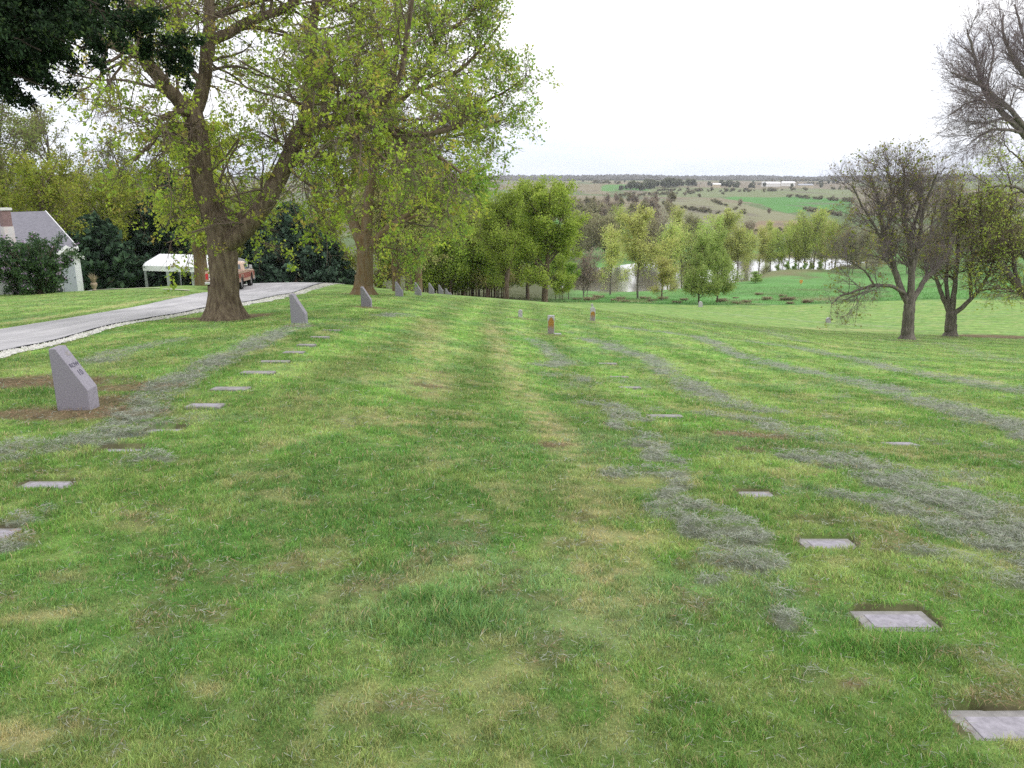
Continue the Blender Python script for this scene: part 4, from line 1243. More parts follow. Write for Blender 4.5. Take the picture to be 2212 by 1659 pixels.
M_LEAF = mat('leaf', attr=True, rough=.6, spec=.2, transl=.55, objvar=0)
M_LEAFV = mat('leaf_far', attr=True, rough=.7, spec=.1, transl=.45, objvar=.45)
M_NEEDLE = mat('needle', attr=True, rough=.8, spec=.1, transl=.1, objvar=0)
M_BARK = mat('ridged_bark', (.115, .085, .062), .95, spec=.05, var=.35, vscale=7, col2=(.17, .135, .095), bump=1.0, bscale=16, stretch=(1.6, 1.6, .35))
M_BARK2 = mat('mossy_bark', (.19, .125, .065), .95, spec=.05, var=.35, vscale=5, col2=(.15, .12, .08), bump=1.0, bscale=12, stretch=(1.5, 1.5, .4))
M_BARKG = mat('grey_bark', (.125, .108, .098), .95, spec=.05, var=.3, vscale=6, col2=(.17, .15, .13), bump=.8, bscale=14, stretch=(1.5, 1.5, .4))
M_TWIG = mat('twig', (.16, .125, .10), .9, spec=.05)
M_TWIGP = mat('purplish_twig', (.20, .165, .17), .9, spec=.05)

def flare(rng, p, r, h=.55, n_=28, roots=6, mag=.9):
    """buttressed root flare as a ring mesh around p"""
    zs = np.array([-.45, -.12, 0, .10, .22, .38, h, h + .25]) ; out = []
    ph = rng.random(roots) * .5 + np.arange(roots) * 2 * math.pi / roots
    th = np.arange(n_) * 2 * math.pi / n_
    lob = sum(np.maximum(0, np.cos(th - q)) ** 5 for q in ph)
    V = []
    for z in zs:
        k = max(0, 1 - max(z, -.1) / h) ** 1.7
        rr_ = r * (1 + mag * k * (.35 + .5 * lob)) * (1.0 if z < h + .2 else .97)
        V.append(np.stack([p[0] + rr_ * np.cos(th), p[1] + rr_ * np.sin(th), np.full(n_, p[2] + z)], 1))
    V = np.concatenate(V); idx = np.arange(len(V)).reshape(len(zs), n_); nx = np.roll(idx, -1, 1)
    return V, np.stack([idx[:-1], nx[:-1], nx[1:], idx[1:]], -1).reshape(-1, 4)

def guided_tree(name, label, base, limbs, seed, bark, twigm, lv, leafspec, group=None, cat='tree', K=22, fl=None, leafm=None, twig_r=(.5, .004), blossom=None):
    """limbs: polylines of world (x, y, z, r). lv: list of dicts for spawn levels"""
    rng = np.random.default_rng(seed)
    r = empty(name, base); tag(r, label, cat, group)
    base = np.array(base, float)
    LP, LR = [], []
    tp = []
    for l in limbs:
        q = rsmp(l, K, .012, rng); q[:, :3] -= base
        LP.append(q[:, :3]); LR.append(q[:, 3])
    P0, R0 = np.array(LP), np.array(LR)
    _e = nrmz(P0[:, -1] - P0[:, -2]) * np.maximum(R0[:, -1:], .02)
    tp.append(tubes(np.concatenate([P0, (P0[:, -1] + _e)[:, None]], 1), np.concatenate([R0, R0[:, -1:] * .02], 1), 12))
    if fl: tp.append(flare(rng, (0, 0, 0), *fl))
    V, F = merge(tp); mesh_np('trunk', V, [F], bark, r, smooth=True)
    P, R = P0, R0
    pools = [(P0, R0)]; bp = []
    for i, L in enumerate(lv):
        L = dict(L); src = L.pop('src', i); S_ = L.pop('S', 4 if i < 2 else 3); big = L.pop('wood', True)
        sp, sr = pools[src]
        if 'only' in L:
            o_ = L.pop('only'); sp, sr = sp[o_], sr[o_]
        C, RR = spawn(rng, sp, sr, **L)
        pools.append((C, RR)); bp.append(tubes(C, RR, S_))
    V, F = merge(bp); mesh_np('branches', V, [F], twigm, r)
    if leafspec:
        Vs, Fs, Cs, b = [], [], [], 0
        for ls in leafspec:
            ls = dict(ls); src = ls.pop('src', len(pools) - 1); q = ls.pop('ws', None)
            V, F, C = leaves(rng, pools[src][0], **ls)
            Vs.append(V); Fs.append(F + b); Cs.append(C); b += len(V)
        mesh_np('crown', np.concatenate(Vs), [np.concatenate(Fs)], leafm or M_LEAF, r, col=np.concatenate(Cs))
    if blossom:
        V, F, C = leaves(rng, pools[-1][0], **blossom); mesh_np('blossoms', V, [F], M_NEEDLE, r, col=C)
    return r
def L_(conv, pts, d0, d1, r0, r1, rp=1.0):
    """limb from pixels: depth from d0 to d1, radius r0 to r1"""
    n_ = len(pts); out = []
    for i, p in enumerate(pts):
        t = i / max(1, n_ - 1); u, v = conv(*p)
        q = S(u, v, d0 + (d1 - d0) * t); out.append((*q, r0 + (r1 - r0) * t ** rp))
    return out

YG = [(.40, .50, .065), (.32, .46, .065), (.47, .52, .08)]
YD = [(.32, .39, .05), (.25, .34, .05), (.36, .38, .07), (.26, .24, .10)]
GG = [(.25, .42, .08), (.32, .45, .07), (.38, .47, .08)]

# --- the big forked maple by the road
bA = G(487, 692)
dA = bA[1]
def A(pts, d1, r0, r1, d0=None, conv=R1): return L_(conv, pts, dA if d0 is None else d0, d1, r0, r1)
tA = [(*S(487, 702, dA), .50), (*S(486, 660, dA), .42), (*S(484, 600, dA), .385), (*S(482, 540, dA), .40), (*S(479, 505, dA), .37), (*S(470, 470, dA), .27), (*S(458, 440, dA), .19)]
limbsA = [tA,
    A([(1040, 1110), (1010, 1010), (965, 900), (950, 780), (940, 650), (925, 560), (900, 500)], dA, .33, .23),
    A([(1075, 1150), (1130, 1120), (1200, 1040), (1280, 930), (1330, 830), (1375, 730), (1410, 640)], dA + .2, .28, .21, dA - .1),
    A([(925, 560), (800, 430), (700, 300), (640, 235), (560, 225), (450, 165), (330, 60)], dA - 2.5, .19, .10),
    A([(715, 320), (665, 210), (640, 100), (600, -60), (560, -250)], dA - 1.5, .14, .07, dA - 1),
    A([(915, 540), (950, 470), (975, 330), (1000, 150), (990, 0), (970, -250), (960, -600)], dA + .5, .21, .09),
    A([(990, 190), (1060, 170), (1180, 100), (1290, 65), (1400, 10), (1500, -80), (1600, -200)], dA + 1.0, .15, .07, dA + .3),
    A([(1380, 730), (1450, 560), (1475, 400), (1475, 200), (1500, 0), (1530, -250), (1540, -600)], dA + 1.5, .19, .08, dA + .2),
    [(*S(*R1(1400, 680), dA + .2), .15)] + A([(230, 660), (360, 585), (450, 560), (570, 550), (640, 590), (760, 640), (900, 630), (1010, 590)], dA - .5, .15, .05, dA + .2, R2),
    A([(640, 595), (720, 670), (830, 715), (920, 760), (1000, 820)], dA - 1.5, .08, .03, dA - .2, R2),
    A([(480, 560), (480, 630), (540, 680), (620, 740), (700, 790)], dA - 2.5, .07, .02, dA, R2),
    A([(270, 700), (200, 790), (260, 760), (330, 720)], dA - 1.5, .05, .03, dA + .2, R2),
    A([(560, 550), (640, 480), (720, 350), (740, 200), (760, 60), (800, -150)], dA - .5, .10, .04, dA, R2),
    A([(1160, 1090), (1130, 1010), (1070, 1000), (1040, 880), (1060, 780)], dA + 2.5, .06, .03, dA),
    A([(930, 560), (860, 520), (760, 560), (740, 660), (640, 760)], dA - 1.6, .10, .03, dA),
    A([(1480, 330), (1560, 400), (1640, 380), (1700, 300), (1800, 240)], dA + 2.5, .10, .04, dA + 1),
    A([(1440, 600), (1560, 520), (1660, 470), (1760, 430)], dA - 2, .09, .03, dA + .2),
    A([(960, 400), (900, 330), (860, 150), (820, -50), (800, -300)], dA + 3, .10, .04, dA + .3)]
guided_tree('maple_tree', 'big forked maple with thick bark trunk and young yellow green leaves beside the road', bA, limbsA, 3, M_BARK, M_TWIG,
    [dict(N=250, t0=.15, t1=1, ang=58, aj=16, lr=0, Lfix=2.3, wander=.15, trop=-.01, K=10, rr=.36, rmax=.045, only=slice(1, None)),
     dict(N=1700, t0=.15, t1=1, ang=50, aj=18, lr=0, Lfix=1.1, wander=.15, trop=-.02, K=7, rr=.5, rmin=.010),
     dict(N=8500, t0=.15, t1=1, ang=45, aj=20, lr=0, Lfix=.62, wander=.16, trop=-.03, K=5, rr=.55, rmin=.006),
     dict(N=13000, t0=.3, t1=1, ang=40, aj=20, lr=0, Lfix=.34, wander=.18, trop=-.02, K=4, rr=.5, rmin=.004)],
    [dict(src=4, N=36000, spread=.075, size=.056, cols=YG + [(.46, .38, .10)], wts=[4, 3, 2, 1], cl=11, elong=1.6),
     dict(src=3, N=14000, spread=.075, size=.056, cols=YG, wts=[3, 4, 1], cl=11, elong=1.6)],
    fl=(.40, .75, 30, 6, .95), cat='maple tree')

# --- second maple
bB = G(785, 637); dB = bB[1]
def B(pts, d1, r0, r1, d0=None): return L_(R2, pts, dB if d0 is None else d0, d1, r0, r1)
limbsB = [B([(540, 1415), (543, 1330), (545, 1240), (548, 1170), (540, 1120)], dB, .40, .34),
    B([(535, 1170), (495, 1070), (445, 940), (405, 790), (370, 650), (350, 500), (380, 300)], dB + 1, .28, .08),
    B([(548, 1150), (552, 1000), (575, 850), (600, 700), (640, 540), (680, 380), (700, 200), (720, -50)], dB + .5, .27, .08),
    B([(560, 1180), (600, 1130), (650, 1085), (720, 1040), (790, 980), (835, 920), (870, 860), (960, 800)], dB - 1, .21, .06),
    B([(700, 1060), (800, 1020), (900, 1000), (980, 980)], dB - 2, .08, .03, dB - .5),
    B([(575, 1180), (640, 1170), (740, 1200)], dB + 1, .06, .02),
    B([(455, 960), (500, 800), (480, 600), (500, 400), (520, 150), (540, -100)], dB + 2, .17, .06, dB + .5),
    B([(640, 540), (760, 430), (850, 300), (900, 150), (940, -20), (960, -200)], dB - .5, .15, .05, dB + .3),
    B([(740, 440), (880, 400), (1000, 330), (1100, 230), (1180, 120)], dB - 1.5, .11, .04, dB),
    B([(800, 430), (950, 520), (1080, 500), (1200, 440), (1290, 380)], dB - 2, .10, .03, dB - .3),
    B([(590, 760), (720, 690), (860, 660), (1000, 640), (1120, 600), (1220, 560)], dB - 1, .11, .03, dB + .3),
    B([(840, 920), (930, 880), (1030, 830), (1130, 790)], dB - 2.5, .07, .03, dB - 1),
    B([(370, 700), (300, 560), (200, 460), (120, 380)], dB + 2, .09, .03, dB + .8),
    B([(900, 170), (1000, 110), (1080, 20), (1150, -60)], dB - 1.5, .08, .03, dB - .8)]
guided_tree('maple_tree', 'second maple down the lawn with fresh green leaves and a wide rounded crown', bB, limbsB, 4, M_BARK2, M_TWIG,
    [dict(N=240, t0=.25, t1=1, ang=50, aj=15, lr=0, Lfix=2.3, wander=.12, trop=.02, K=9, rr=.36, rmax=.045, only=slice(1, None)),
     dict(N=1800, t0=.2, t1=1, ang=42, aj=16, lr=0, Lfix=1.2, wander=.12, trop=.02, K=6, rr=.5, rmin=.012),
     dict(N=9500, t0=.15, t1=1, ang=42, aj=18, lr=0, Lfix=.65, wander=.14, trop=.01, K=4, rr=.55, rmin=.007)],
    [dict(src=3, N=42000, spread=.12, size=.076, cols=GG + [(.46, .48, .08)], wts=[3, 4, 3, 2], cl=9, elong=1.5),
     dict(src=2, N=7000, spread=.12, size=.076, cols=GG, wts=[3, 3, 2], cl=6, elong=1.5)],
    fl=(.36, .7, 28, 6, 1.0), cat='maple tree')

# --- bare budding tree at the right
bD = G(1960, 733); dD = bD[1]
def D4(pts, d1, r0, r1, d0=None): return L_(R4, pts, dD if d0 is None else d0, d1, r0, r1)
limbsD = [D4([(583, 1520), (588, 1440), (595, 1370), (597, 1330)], dD, .30, .25),
    D4([(590, 1340), (560, 1290), (520, 1165), (485, 1060), (465, 940), (448, 850), (420, 780)], dD + .5, .18, .05),
    D4([(575, 1300), (520, 1265), (430, 1262), (350, 1290), (290, 1310), (250, 1345)], dD - 1.5, .10, .03),
    D4([(600, 1330), (606, 1200), (600, 1080), (570, 980), (568, 880), (575, 800), (570, 740)], dD + .3, .18, .04),
    D4([(610, 1200), (640, 1060), (650, 950), (690, 840), (720, 760)], dD - .5, .12, .04, dD + .2),
    D4([(610, 1330), (660, 1240), (715, 1185), (760, 1130), (800, 1050)], dD + 1.5, .14, .04),
    D4([(500, 1110), (440, 1000), (380, 900), (340, 820)], dD - 1, .08, .03, dD + .3),
    D4([(465, 940), (520, 860), (505, 790), (485, 730)], dD + 1.5, .07, .03, dD + .5),
    D4([(590, 1060), (640, 920), (650, 840), (640, 760)], dD + 2, .08, .03, dD + .3),
    D4([(440, 1262), (400, 1200), (330, 1150), (280, 1130)], dD - 2, .05, .02, dD - 1)]
BUD = [(.32, .31, .10), (.34, .26, .10), (.25, .19, .12)]
guided_tree('budding_tree', 'budding bare tree with four steep limbs, nearest of the right hand trees', bD, limbsD, 5, M_BARKG, M_TWIGP,
    [dict(N=190, t0=.2, t1=1, ang=44, aj=12, lr=0, Lfix=1.7, wander=.10, trop=.05, K=8, rr=.40, rmax=.04, only=slice(1, None)),
     dict(N=1800, t0=.15, t1=1, ang=40, aj=14, lr=0, Lfix=1.05, wander=.10, trop=.03, K=6, rr=.5, rmin=.008),
     dict(N=8000, t0=.15, t1=1, ang=38, aj=14, lr=0, Lfix=.6, wander=.10, trop=.04, K=4, rr=.5, rmin=.004),
     dict(N=9000, t0=.2, t1=1, ang=38, aj=14, lr=0, Lfix=.30, wander=.1, trop=.03, K=3, rr=.5, rmin=.0028)],
    [dict(src=4, N=5000, spread=.05, size=.055, cols=BUD, wts=[2, 2, 2], cl=2), dict(src=3, N=2500, spread=.06, size=.075, cols=[(.26, .30, .04)], wts=[1], cl=3)],
    fl=(.26, .45, 24, 6, .8), cat='bare tree')

# --- second right tree, leafing out
bE = G(2053, 726); dE = bE[1]
def E4(pts, d1, r0, r1, d0=None): return L_(R4, pts, dE if d0 is None else d0, d1, r0, r1)
limbsE = [E4([(775, 1500), (777, 1440), (780, 1385)], dE, .30, .27),
    E4([(772, 1390), (745, 1320), (715, 1240), (700, 1150), (690, 1000), (720, 880)], dE + .5, .14, .03),
    E4([(782, 1385), (793, 1300), (800, 1220), (812, 1100), (800, 950), (830, 820)], dE, .16, .04),
    E4([(785, 1390), (830, 1365), (870, 1320), (920, 1265), (960, 1180), (1000, 1060), (1020, 930)], dE - .5, .14, .03),
    E4([(770, 1370), (755, 1250), (770, 1130), (760, 1000), (760, 870)], dE + 1, .12, .03),
    E4([(870, 1320), (860, 1200), (900, 1080), (920, 950), (900, 820)], dE + 1.5, .10, .03, dE - .2)]
guided_tree('leafing_tree', 'smaller tree with olive green young leaves just right of the bare budding tree', bE, limbsE, 6, M_BARKG, M_TWIG,
    [dict(N=120, t0=.25, t1=1, ang=42, aj=12, lr=0, Lfix=1.5, wander=.10, trop=.06, K=7, rr=.42, rmax=.04, only=slice(1, None)),
     dict(N=1100, t0=.15, t1=1, ang=42, aj=14, lr=0, Lfix=.95, wander=.12, trop=.04, K=5, rr=.5, rmin=.009),
     dict(N=8000, t0=.15, t1=1, ang=40, aj=14, lr=0, Lfix=.55, wander=.12, trop=.02, K=4, rr=.5, rmin=.006)],
    [dict(src=3, N=6500, spread=.11, size=.062, cols=[(.44, .48, .11), (.38, .45, .11), (.46, .42, .14)], wts=[3, 3, 2], cl=5)],
    fl=(.27, .4, 24, 6, .7), cat='tree')

# --- the tree whose limbs enter at the right edge
bF = W(2300, 41); dF = 41
def F4_(pts, d1, r0, r1, d0=None, conv=R4): return L_(conv, pts, dF if d0 is None else d0, d1, r0, r1)
zb = proj(bF[0], bF[1], bF[2])[1]
limbsF = [[(*bF - np.array((0, 0, .3)), .38), (*S(2298, zb - 50, dF), .30), (*S(2285, 640, dF), .27), (*S(2262, 635, dF), .20)],
    [(*S(2290, 650, dF), .24), (*S(*R4(1102, 1305), dF), .20)] + F4_([(1075, 1268), (1010, 1180), (965, 1090), (920, 990), (900, 880)], dF - .5, .18, .04),
    [(*S(2285, 640, dF), .22), (*S(2290, 520, dF), .19), (*S(2270, 420, dF), .14), (*S(2240, 340, dF), .06)],
    F4_([(1085, 1275), (1060, 1200), (1050, 1100), (1040, 980), (1050, 850), (1030, 760)], dF + 1, .12, .03),
    F4_([(1130, 1180), (1090, 1120), (1045, 1075), (1000, 1050)], dF - 1.5, .09, .03),
    F4_([(1140, 880), (1080, 830), (1010, 820), (940, 830)], dF - 1, .08, .03, dF - .5),
    F4_([(1130, 760), (1080, 700), (1030, 660), (1010, 620)], dF, .06, .02, dF),
    F4_([(1102, 1320), (1060, 1290), (1000, 1280), (930, 1250)], dF - 2, .05, .02, dF)]
guided_tree('leafing_tree', 'green leafing tree whose slanting limb enters from the right edge above the bare soil', bF, limbsF, 8, M_BARKG, M_TWIG,
    [dict(N=150, t0=.2, t1=1, ang=50, aj=14, lr=0, Lfix=1.8, wander=.12, trop=.04, K=7, rr=.42, rmax=.04, only=slice(1, None)),
     dict(N=1300, t0=.15, t1=1, ang=45, aj=14, lr=0, Lfix=1.0, wander=.12, trop=.02, K=5, rr=.5, rmin=.009),
     dict(N=5000, t0=.15, t1=1, ang=40, aj=14, lr=0, Lfix=.55, wander=.12, trop=.0, K=4, rr=.5, rmin=.006)],
    [dict(src=3, N=9000, spread=.13, size=.068, cols=[(.46, .54, .10), (.38, .50, .10), (.50, .50, .14)], wts=[3, 3, 1], cl=6)],
    fl=(.30, .5, 24, 6, .8), cat='tree')

# --- tall bare tree leaning in at the top right
bG = W(2420, 36); dG = 36
zb = proj(bG[0], bG[1], bG[2])[1]
def G4(pts, d1, r0, r1, d0=None): return L_(R4, pts, dG if d0 is None else d0, d1, r0, r1)
limbsG = [[(*bG - np.array((0, 0, .3)), .42), (*S(2415, zb - 60, dG), .34), (*S(2380, 500, dG), .30), (*S(2300, 370, dG), .24), (*S(*R4(1102, 592), dG), .17)],
    G4([(1102, 592), (1050, 540), (1000, 490), (930, 415), (905, 340), (888, 270), (862, 180), (850, 130)], dG - .5, .15, .03),
    G4([(1150, 610), (1090, 545), (1040, 480), (960, 415), (900, 370), (840, 340), (780, 320)], dG - 1, .13, .03),
    G4([(1100, 590), (1040, 575), (960, 572), (910, 600), (870, 625)], dG - 1.5, .08, .02),
    G4([(980, 470), (900, 440), (840, 460), (770, 510)], dG - 1.5, .06, .02, dG - .6),
    [(*S(2330, 380, dG), .2)] + G4([(1180, 420), (1110, 335), (1060, 280), (1030, 210), (1000, 120), (1010, 60)], dG + 1, .13, .03),
    G4([(1060, 550), (1010, 520), (960, 540), (900, 570)], dG - 2, .05, .02, dG - .3),
    G4([(1180, 430), (1150, 300), (1110, 200), (1080, 90), (1060, 20)], dG + 1.5, .10, .03, dG + .5),
    G4([(930, 415), (950, 330), (970, 230), (940, 130)], dG + .8, .06, .02, dG - .3)]
guided_tree('bare_tree', 'tall leafless tree with purplish twigs leaning in at the top right corner', bG, limbsG, 9, M_BARKG, M_TWIGP,
    [dict(N=170, t0=.2, t1=1, ang=40, aj=10, lr=0, Lfix=1.7, wander=.07, trop=.04, K=8, rr=.40, rmax=.04, only=slice(1, None)),
     dict(N=1700, t0=.15, t1=1, ang=38, aj=12, lr=0, Lfix=.95, wander=.08, trop=.03, K=6, rr=.5, rmin=.007),
     dict(N=7500, t0=.15, t1=1, ang=36, aj=12, lr=0, Lfix=.5, wander=.08, trop=.03, K=4, rr=.5, rmin=.0045),
     dict(N=9000, t0=.2, t1=1, ang=36, aj=12, lr=0, Lfix=.27, wander=.08, trop=.03, K=3, rr=.5, rmin=.003)],
    [dict(src=4, N=3000, spread=.03, size=.035, cols=[(.16, .11, .10), (.20, .15, .10)], wts=[1, 1], cl=1)],
    cat='bare tree')

# ------------------------------------------------------------------ generic trees
def auto_tree(name, seed, H, Rw, tf=.25, r=.2, lean=0, nl=9, lang=50, leaf=dict(), n1=60, n2=500, n3=3000, bark=None, twig=None, trop=.03, wander=.12, stems=1, label=None, group=None, cat='tree', at=None, leafm=None, yaw=0, leader=True, sy=1.0, rz=.45):
    rng = np.random.default_rng(seed)
    limbs = []
    for s in range(stems):
        a = rng.random() * 6.28; off = np.array((math.cos(a), math.sin(a), 0)) * (.0 if stems == 1 else Rw * .12)
        hh = H * (.9 if leader else tf * 1.6) * (1 - .2 * rng.random() * (stems > 1))
        dv = np.array((math.cos(a), math.sin(a), 0)) * (Rw * .35 if stems > 1 else lean)
        tr = [(*(off + dv * t ** 1.3 + np.array((0, 0, hh * t - (.4 if t == 0 else 0)))) + (rng.normal(0, .012 * H, 3) * (t > .1) * np.array((1, 1, 0))), r * (1 - .8 * t) / (stems ** .5)) for t in np.linspace(0, 1, 6)]
        limbs.append(tr)
        for k in range(nl // stems):
            t = tf + (1 - tf) * (k + rng.random()) / (nl / stems) * (.95 if leader else .6)
            z = hh * min(t, 1); i = np.interp(min(t, 1), np.linspace(0, 1, 6), range(6)); i0 = int(min(i, 4)); f = i - i0
            p = np.array(tr[i0][:3]) * (1 - f) + np.array(tr[i0 + 1][:3]) * f
            az = rng.random() * 6.28 + k * 2.4
            up = math.radians(90 - lang - rng.normal(0, 8) + 20 * t)
            Lb = Rw * (1.15 - .5 * t) * (.75 + .45 * rng.random()) if leader else H * .62 * (.75 + .4 * rng.random())
            dd = np.array((math.cos(az) * math.cos(up), math.sin(az) * math.cos(up) * sy, math.sin(up)))
            pts = []
            for q in np.linspace(0, 1, 6):
                pp = p + dd * Lb * q + np.array((0, 0, (trop * 3) * Lb * q * q)) + rng.normal(0, .02 * Lb, 3) * (q > 0)
                pts.append((*pp, r * rz * (1 - .82 * q) * (1 - .3 * t)))
            limbs.append(pts)
    base = at if at is not None else (0, 0, 0)
    limbs = [[(a_[0] + base[0], a_[1] + base[1], a_[2] + base[2], a_[3]) for a_ in l] for l in limbs]
    leaf = dict(leaf); N = leaf.pop('N', 0)
    lv = [dict(N=n1, t0=.2, t1=1, ang=45, aj=14, lr=.45, wander=wander, trop=trop, K=6, rr=.45, rmin=.012 * H / 9),
          dict(N=n2, t0=.15, t1=1, ang=42, aj=14, lr=.45, wander=wander, trop=trop * .6, K=5, rr=.5, rmin=.009 * H / 9),
          dict(N=n3, t0=.15, t1=1, ang=40, aj=14, lr=.45, wander=wander, trop=trop * .3, K=4, rr=.5, rmin=.006 * H / 9)]
    spec = [dict(src=3, N=N, **leaf)] if N else []
    if N:
        l2 = dict(leaf); spec.append(dict(src=2, N=N // 3, **l2))
    return guided_tree(name, label, base, limbs, seed + 100, bark or M_BARKG, twig or M_TWIG, lv, spec, group=group, cat=cat, K=8, leafm=leafm or M_LEAFV)
def place(proto, used, p, s=1.0, rz=0.0, label=None, sz=None):
    """first call moves the prototype itself, later calls copy it with its parts"""
    if used.get(proto.name):
        r = proto.copy(); COL.objects.link(r)
        for ch in proto.children:
            c = ch.copy(); COL.objects.link(c); c.parent = r
    else:
        r = proto; used[proto.name] = True
    r.location = (float(p[0]), float(p[1]), float(p[2]) - .1)
    r.scale = (s, s, s * (sz or 1)); r.rotation_euler = (0, 0, rz)
    if label: r['label'] = label
    return r
USED = {}
OLV = [(.38, .39, .13), (.33, .37, .12), (.44, .37, .17)]
WIL = [(.32, .46, .08), (.38, .50, .09), (.26, .38, .07)]
PALE = [(.54, .58, .18), (.46, .54, .16), (.58, .56, .22)]
BRN = [(.30, .24, .19), (.34, .27, .20), (.27, .25, .17)]

# thin budding trees behind the second maple
pB1 = auto_tree('budding_maple', 21, 9.5, 4.8, .28, .30, nl=11, leaf=dict(N=20000, spread=.15, size=.085, cols=OLV, wts=[3, 2, 3], cl=5), bark=M_BARK2, n2=600, n3=3500, group='olive budding maples along the lawn crest', cat='maple tree', label='x')
pB2 = auto_tree('budding_maple', 22, 8.5, 4.6, .3, .28, nl=10, leaf=dict(N=18000, spread=.15, size=.085, cols=OLV + [(.14, .20, .03)], wts=[3, 2, 2, 3], cl=5), bark=M_BARK, n2=600, n3=3500, group='olive budding maples along the lawn crest', cat='maple tree', label='x')
place(pB1, USED, W(857, 47), .95, 1, 'olive budding maple with straight mossy trunk right of the second maple')
place(pB2, USED, W(884, 54), 1.0, 2, 'olive budding maple with dark trunk, between the straight mossy one and the spreading one')
place(pB1, USED, W(905, 60), 1.05, 4, 'olive budding maple spreading low over the lawn crest, rightmost of the budding ones')
# green trees where the lawn meets the wood
pW = auto_tree('willow_tree', 31, 12.0, 6.2, .26, .30, nl=14, lang=42, leaf=dict(N=40000, spread=.25, size=.11, cols=WIL, wts=[3, 3, 2], cl=7), n1=90, n2=1100, n3=6500, bark=M_BARK, trop=.05, rz=.5, cat='willow tree', label='x')
place(pW, USED, W(1177, 80), 1.12, 0.4, 'round crowned bright green willow standing alone at the lawn edge before the pond', sz=.77)
pW2 = auto_tree('willow_tree', 32, 11.0, 4.6, .25, .28, nl=12, lang=38, leaf=dict(N=30000, spread=.25, size=.11, cols=WIL, wts=[2, 2, 4], cl=7), n1=80, n2=900, n3=5000, bark=M_BARK, trop=.05, cat='willow tree', label='x')
place(pW2, USED, W(1095, 76), .86, 2.2, 'darker green willow immediately left of the lone round willow')
place(pW2, USED, W(1050, 90), .95, 4.2, 'green willow behind the left one, partly hidden by the young wood')
place(pW, USED, W(1140, 104), .9, 3.0, 'green willow farther back between the two front willows')
place(pW2, USED, W(1000, 92), 1.0, 5.4, 'green willow rising over the young wood behind the lawn crest')
# young wood of thin stems
pY = [auto_tree('young_tree', 41 + i, 9 + i, 2.2, .35, .10, nl=9, lang=35, leaf=dict(N=9000, spread=.26, size=.13, cols=[WIL, OLV, WIL][i], wts=[2, 2, 2], cl=6), n1=36, n2=260, n3=1200, bark=M_BARK, trop=.04, cat='young tree', group='thin young trees of the wood beyond the lawn crest', label='thin dark stemmed young tree in the green wood beyond the lawn crest') for i in range(3)]
rw = random.Random(5)
for i in range(46):
    u = 912 + 190 * (i + rw.random() * .9) / 46; d = 82 + rw.random() * 26
    place(pY[i % 3], USED, W(u, d), .72 + rw.random() * .35, rw.random() * 6.28, sz=1.0)
for i in range(16):
    u = 1190 + 60 * i / 16 * rw.random(); d = 96 + rw.random() * 16
    if i % 4 == 0: place(pY[i % 3], USED, W(u + 10, d), .5 + rw.random() * .25, rw.random() * 6.28)

# pines
def pine(name, seed, H, Rw, label, at, n=24000, size=.34, cols=None, group=None, low=.03):
    rng = np.random.default_rng(seed)
    r = empty(name, at); tag(r, label, 'pine tree', group)
    tr = np.array([[(0, 0, -.5), (0, 0, H * .3), (.05, 0, H * .6), (0, .05, H)]]); V, F = tubes(tr, np.array([[.24, .2, .12, .02]]), 10)
    mesh_np('trunk', V, [F], M_BARK, r, smooth=True)
    nb = 190; t = low + (1 - low) * np.sort(rng.random(nb)) ** .9
    az = rng.random(nb) * 6.28
    L = Rw * (1 - t) ** .75 * (.7 + .5 * rng.random(nb)) + .25
    P = grow(rng, np.stack([0 * t, 0 * t, t * H], 1), np.stack([np.cos(az), np.sin(az), .15 + .5 * t], 1), L, 6, .05, .045)
    R = np.maximum(.05 * (1 - t), .012)[:, None] * np.linspace(1, .3, 6)[None]
    C, RR = spawn(rng, P, R, 1500, .25, 1, 45, 12, .33, .06, .05, K=4, rmin=.01, flat=.5)
    V, F = merge([tubes(P, R, 4), tubes(C, RR, 3)]); mesh_np('branches', V, [F], M_TWIG, r)
    V, F, Cc = leaves(rng, C, n, .10, size, cols or [(.040, .075, .042), (.060, .105, .055), (.028, .055, .032)], [3, 2, 2], t0=.1, elong=1.7, cl=5, cvar=.42, up=.5)
    mesh_np('crown', V, [F], M_NEEDLE, r, col=Cc)
    return r
GP = 'dark pines behind the road and carport'
pine('pine_tree', 51, 9.6, 4.6, 'dark blue green pine, broad and full, beyond the road end right of the truck', W(640, 80), 34000, .30, [(.055, .095, .062), (.042, .080, .048), (.075, .125, .082)], GP)
pine('pine_tree', 52, 8.5, 3.6, 'dark pine behind the big maple, left of the broad one', W(580, 88), 20000, .3, None, GP)
pine('pine_tree', 53, 12.5, 4.6, 'tall dark pine rising behind the carport roof', W(385, 75), 30000, .34, None, GP)
pine('pine_tree', 54, 8.0, 4.4, 'dark pine between the carport and the house', W(292, 76), 24000, .34, None, GP)
pine('pine_tree', 55, 6.2, 3.8, 'dark pine close behind the porch end of the house', W(218, 66), 20000, .34, None, GP)
pine('pine_tree', 56, 10, 4.2, 'dark pine behind the carport gable', W(455, 92), 18000, .36, None, GP)
pine('pine_tree', 57, 7.5, 3.4, 'small dark pine at the right end of the pine row', W(710, 92), 14000, .34, None, GP)

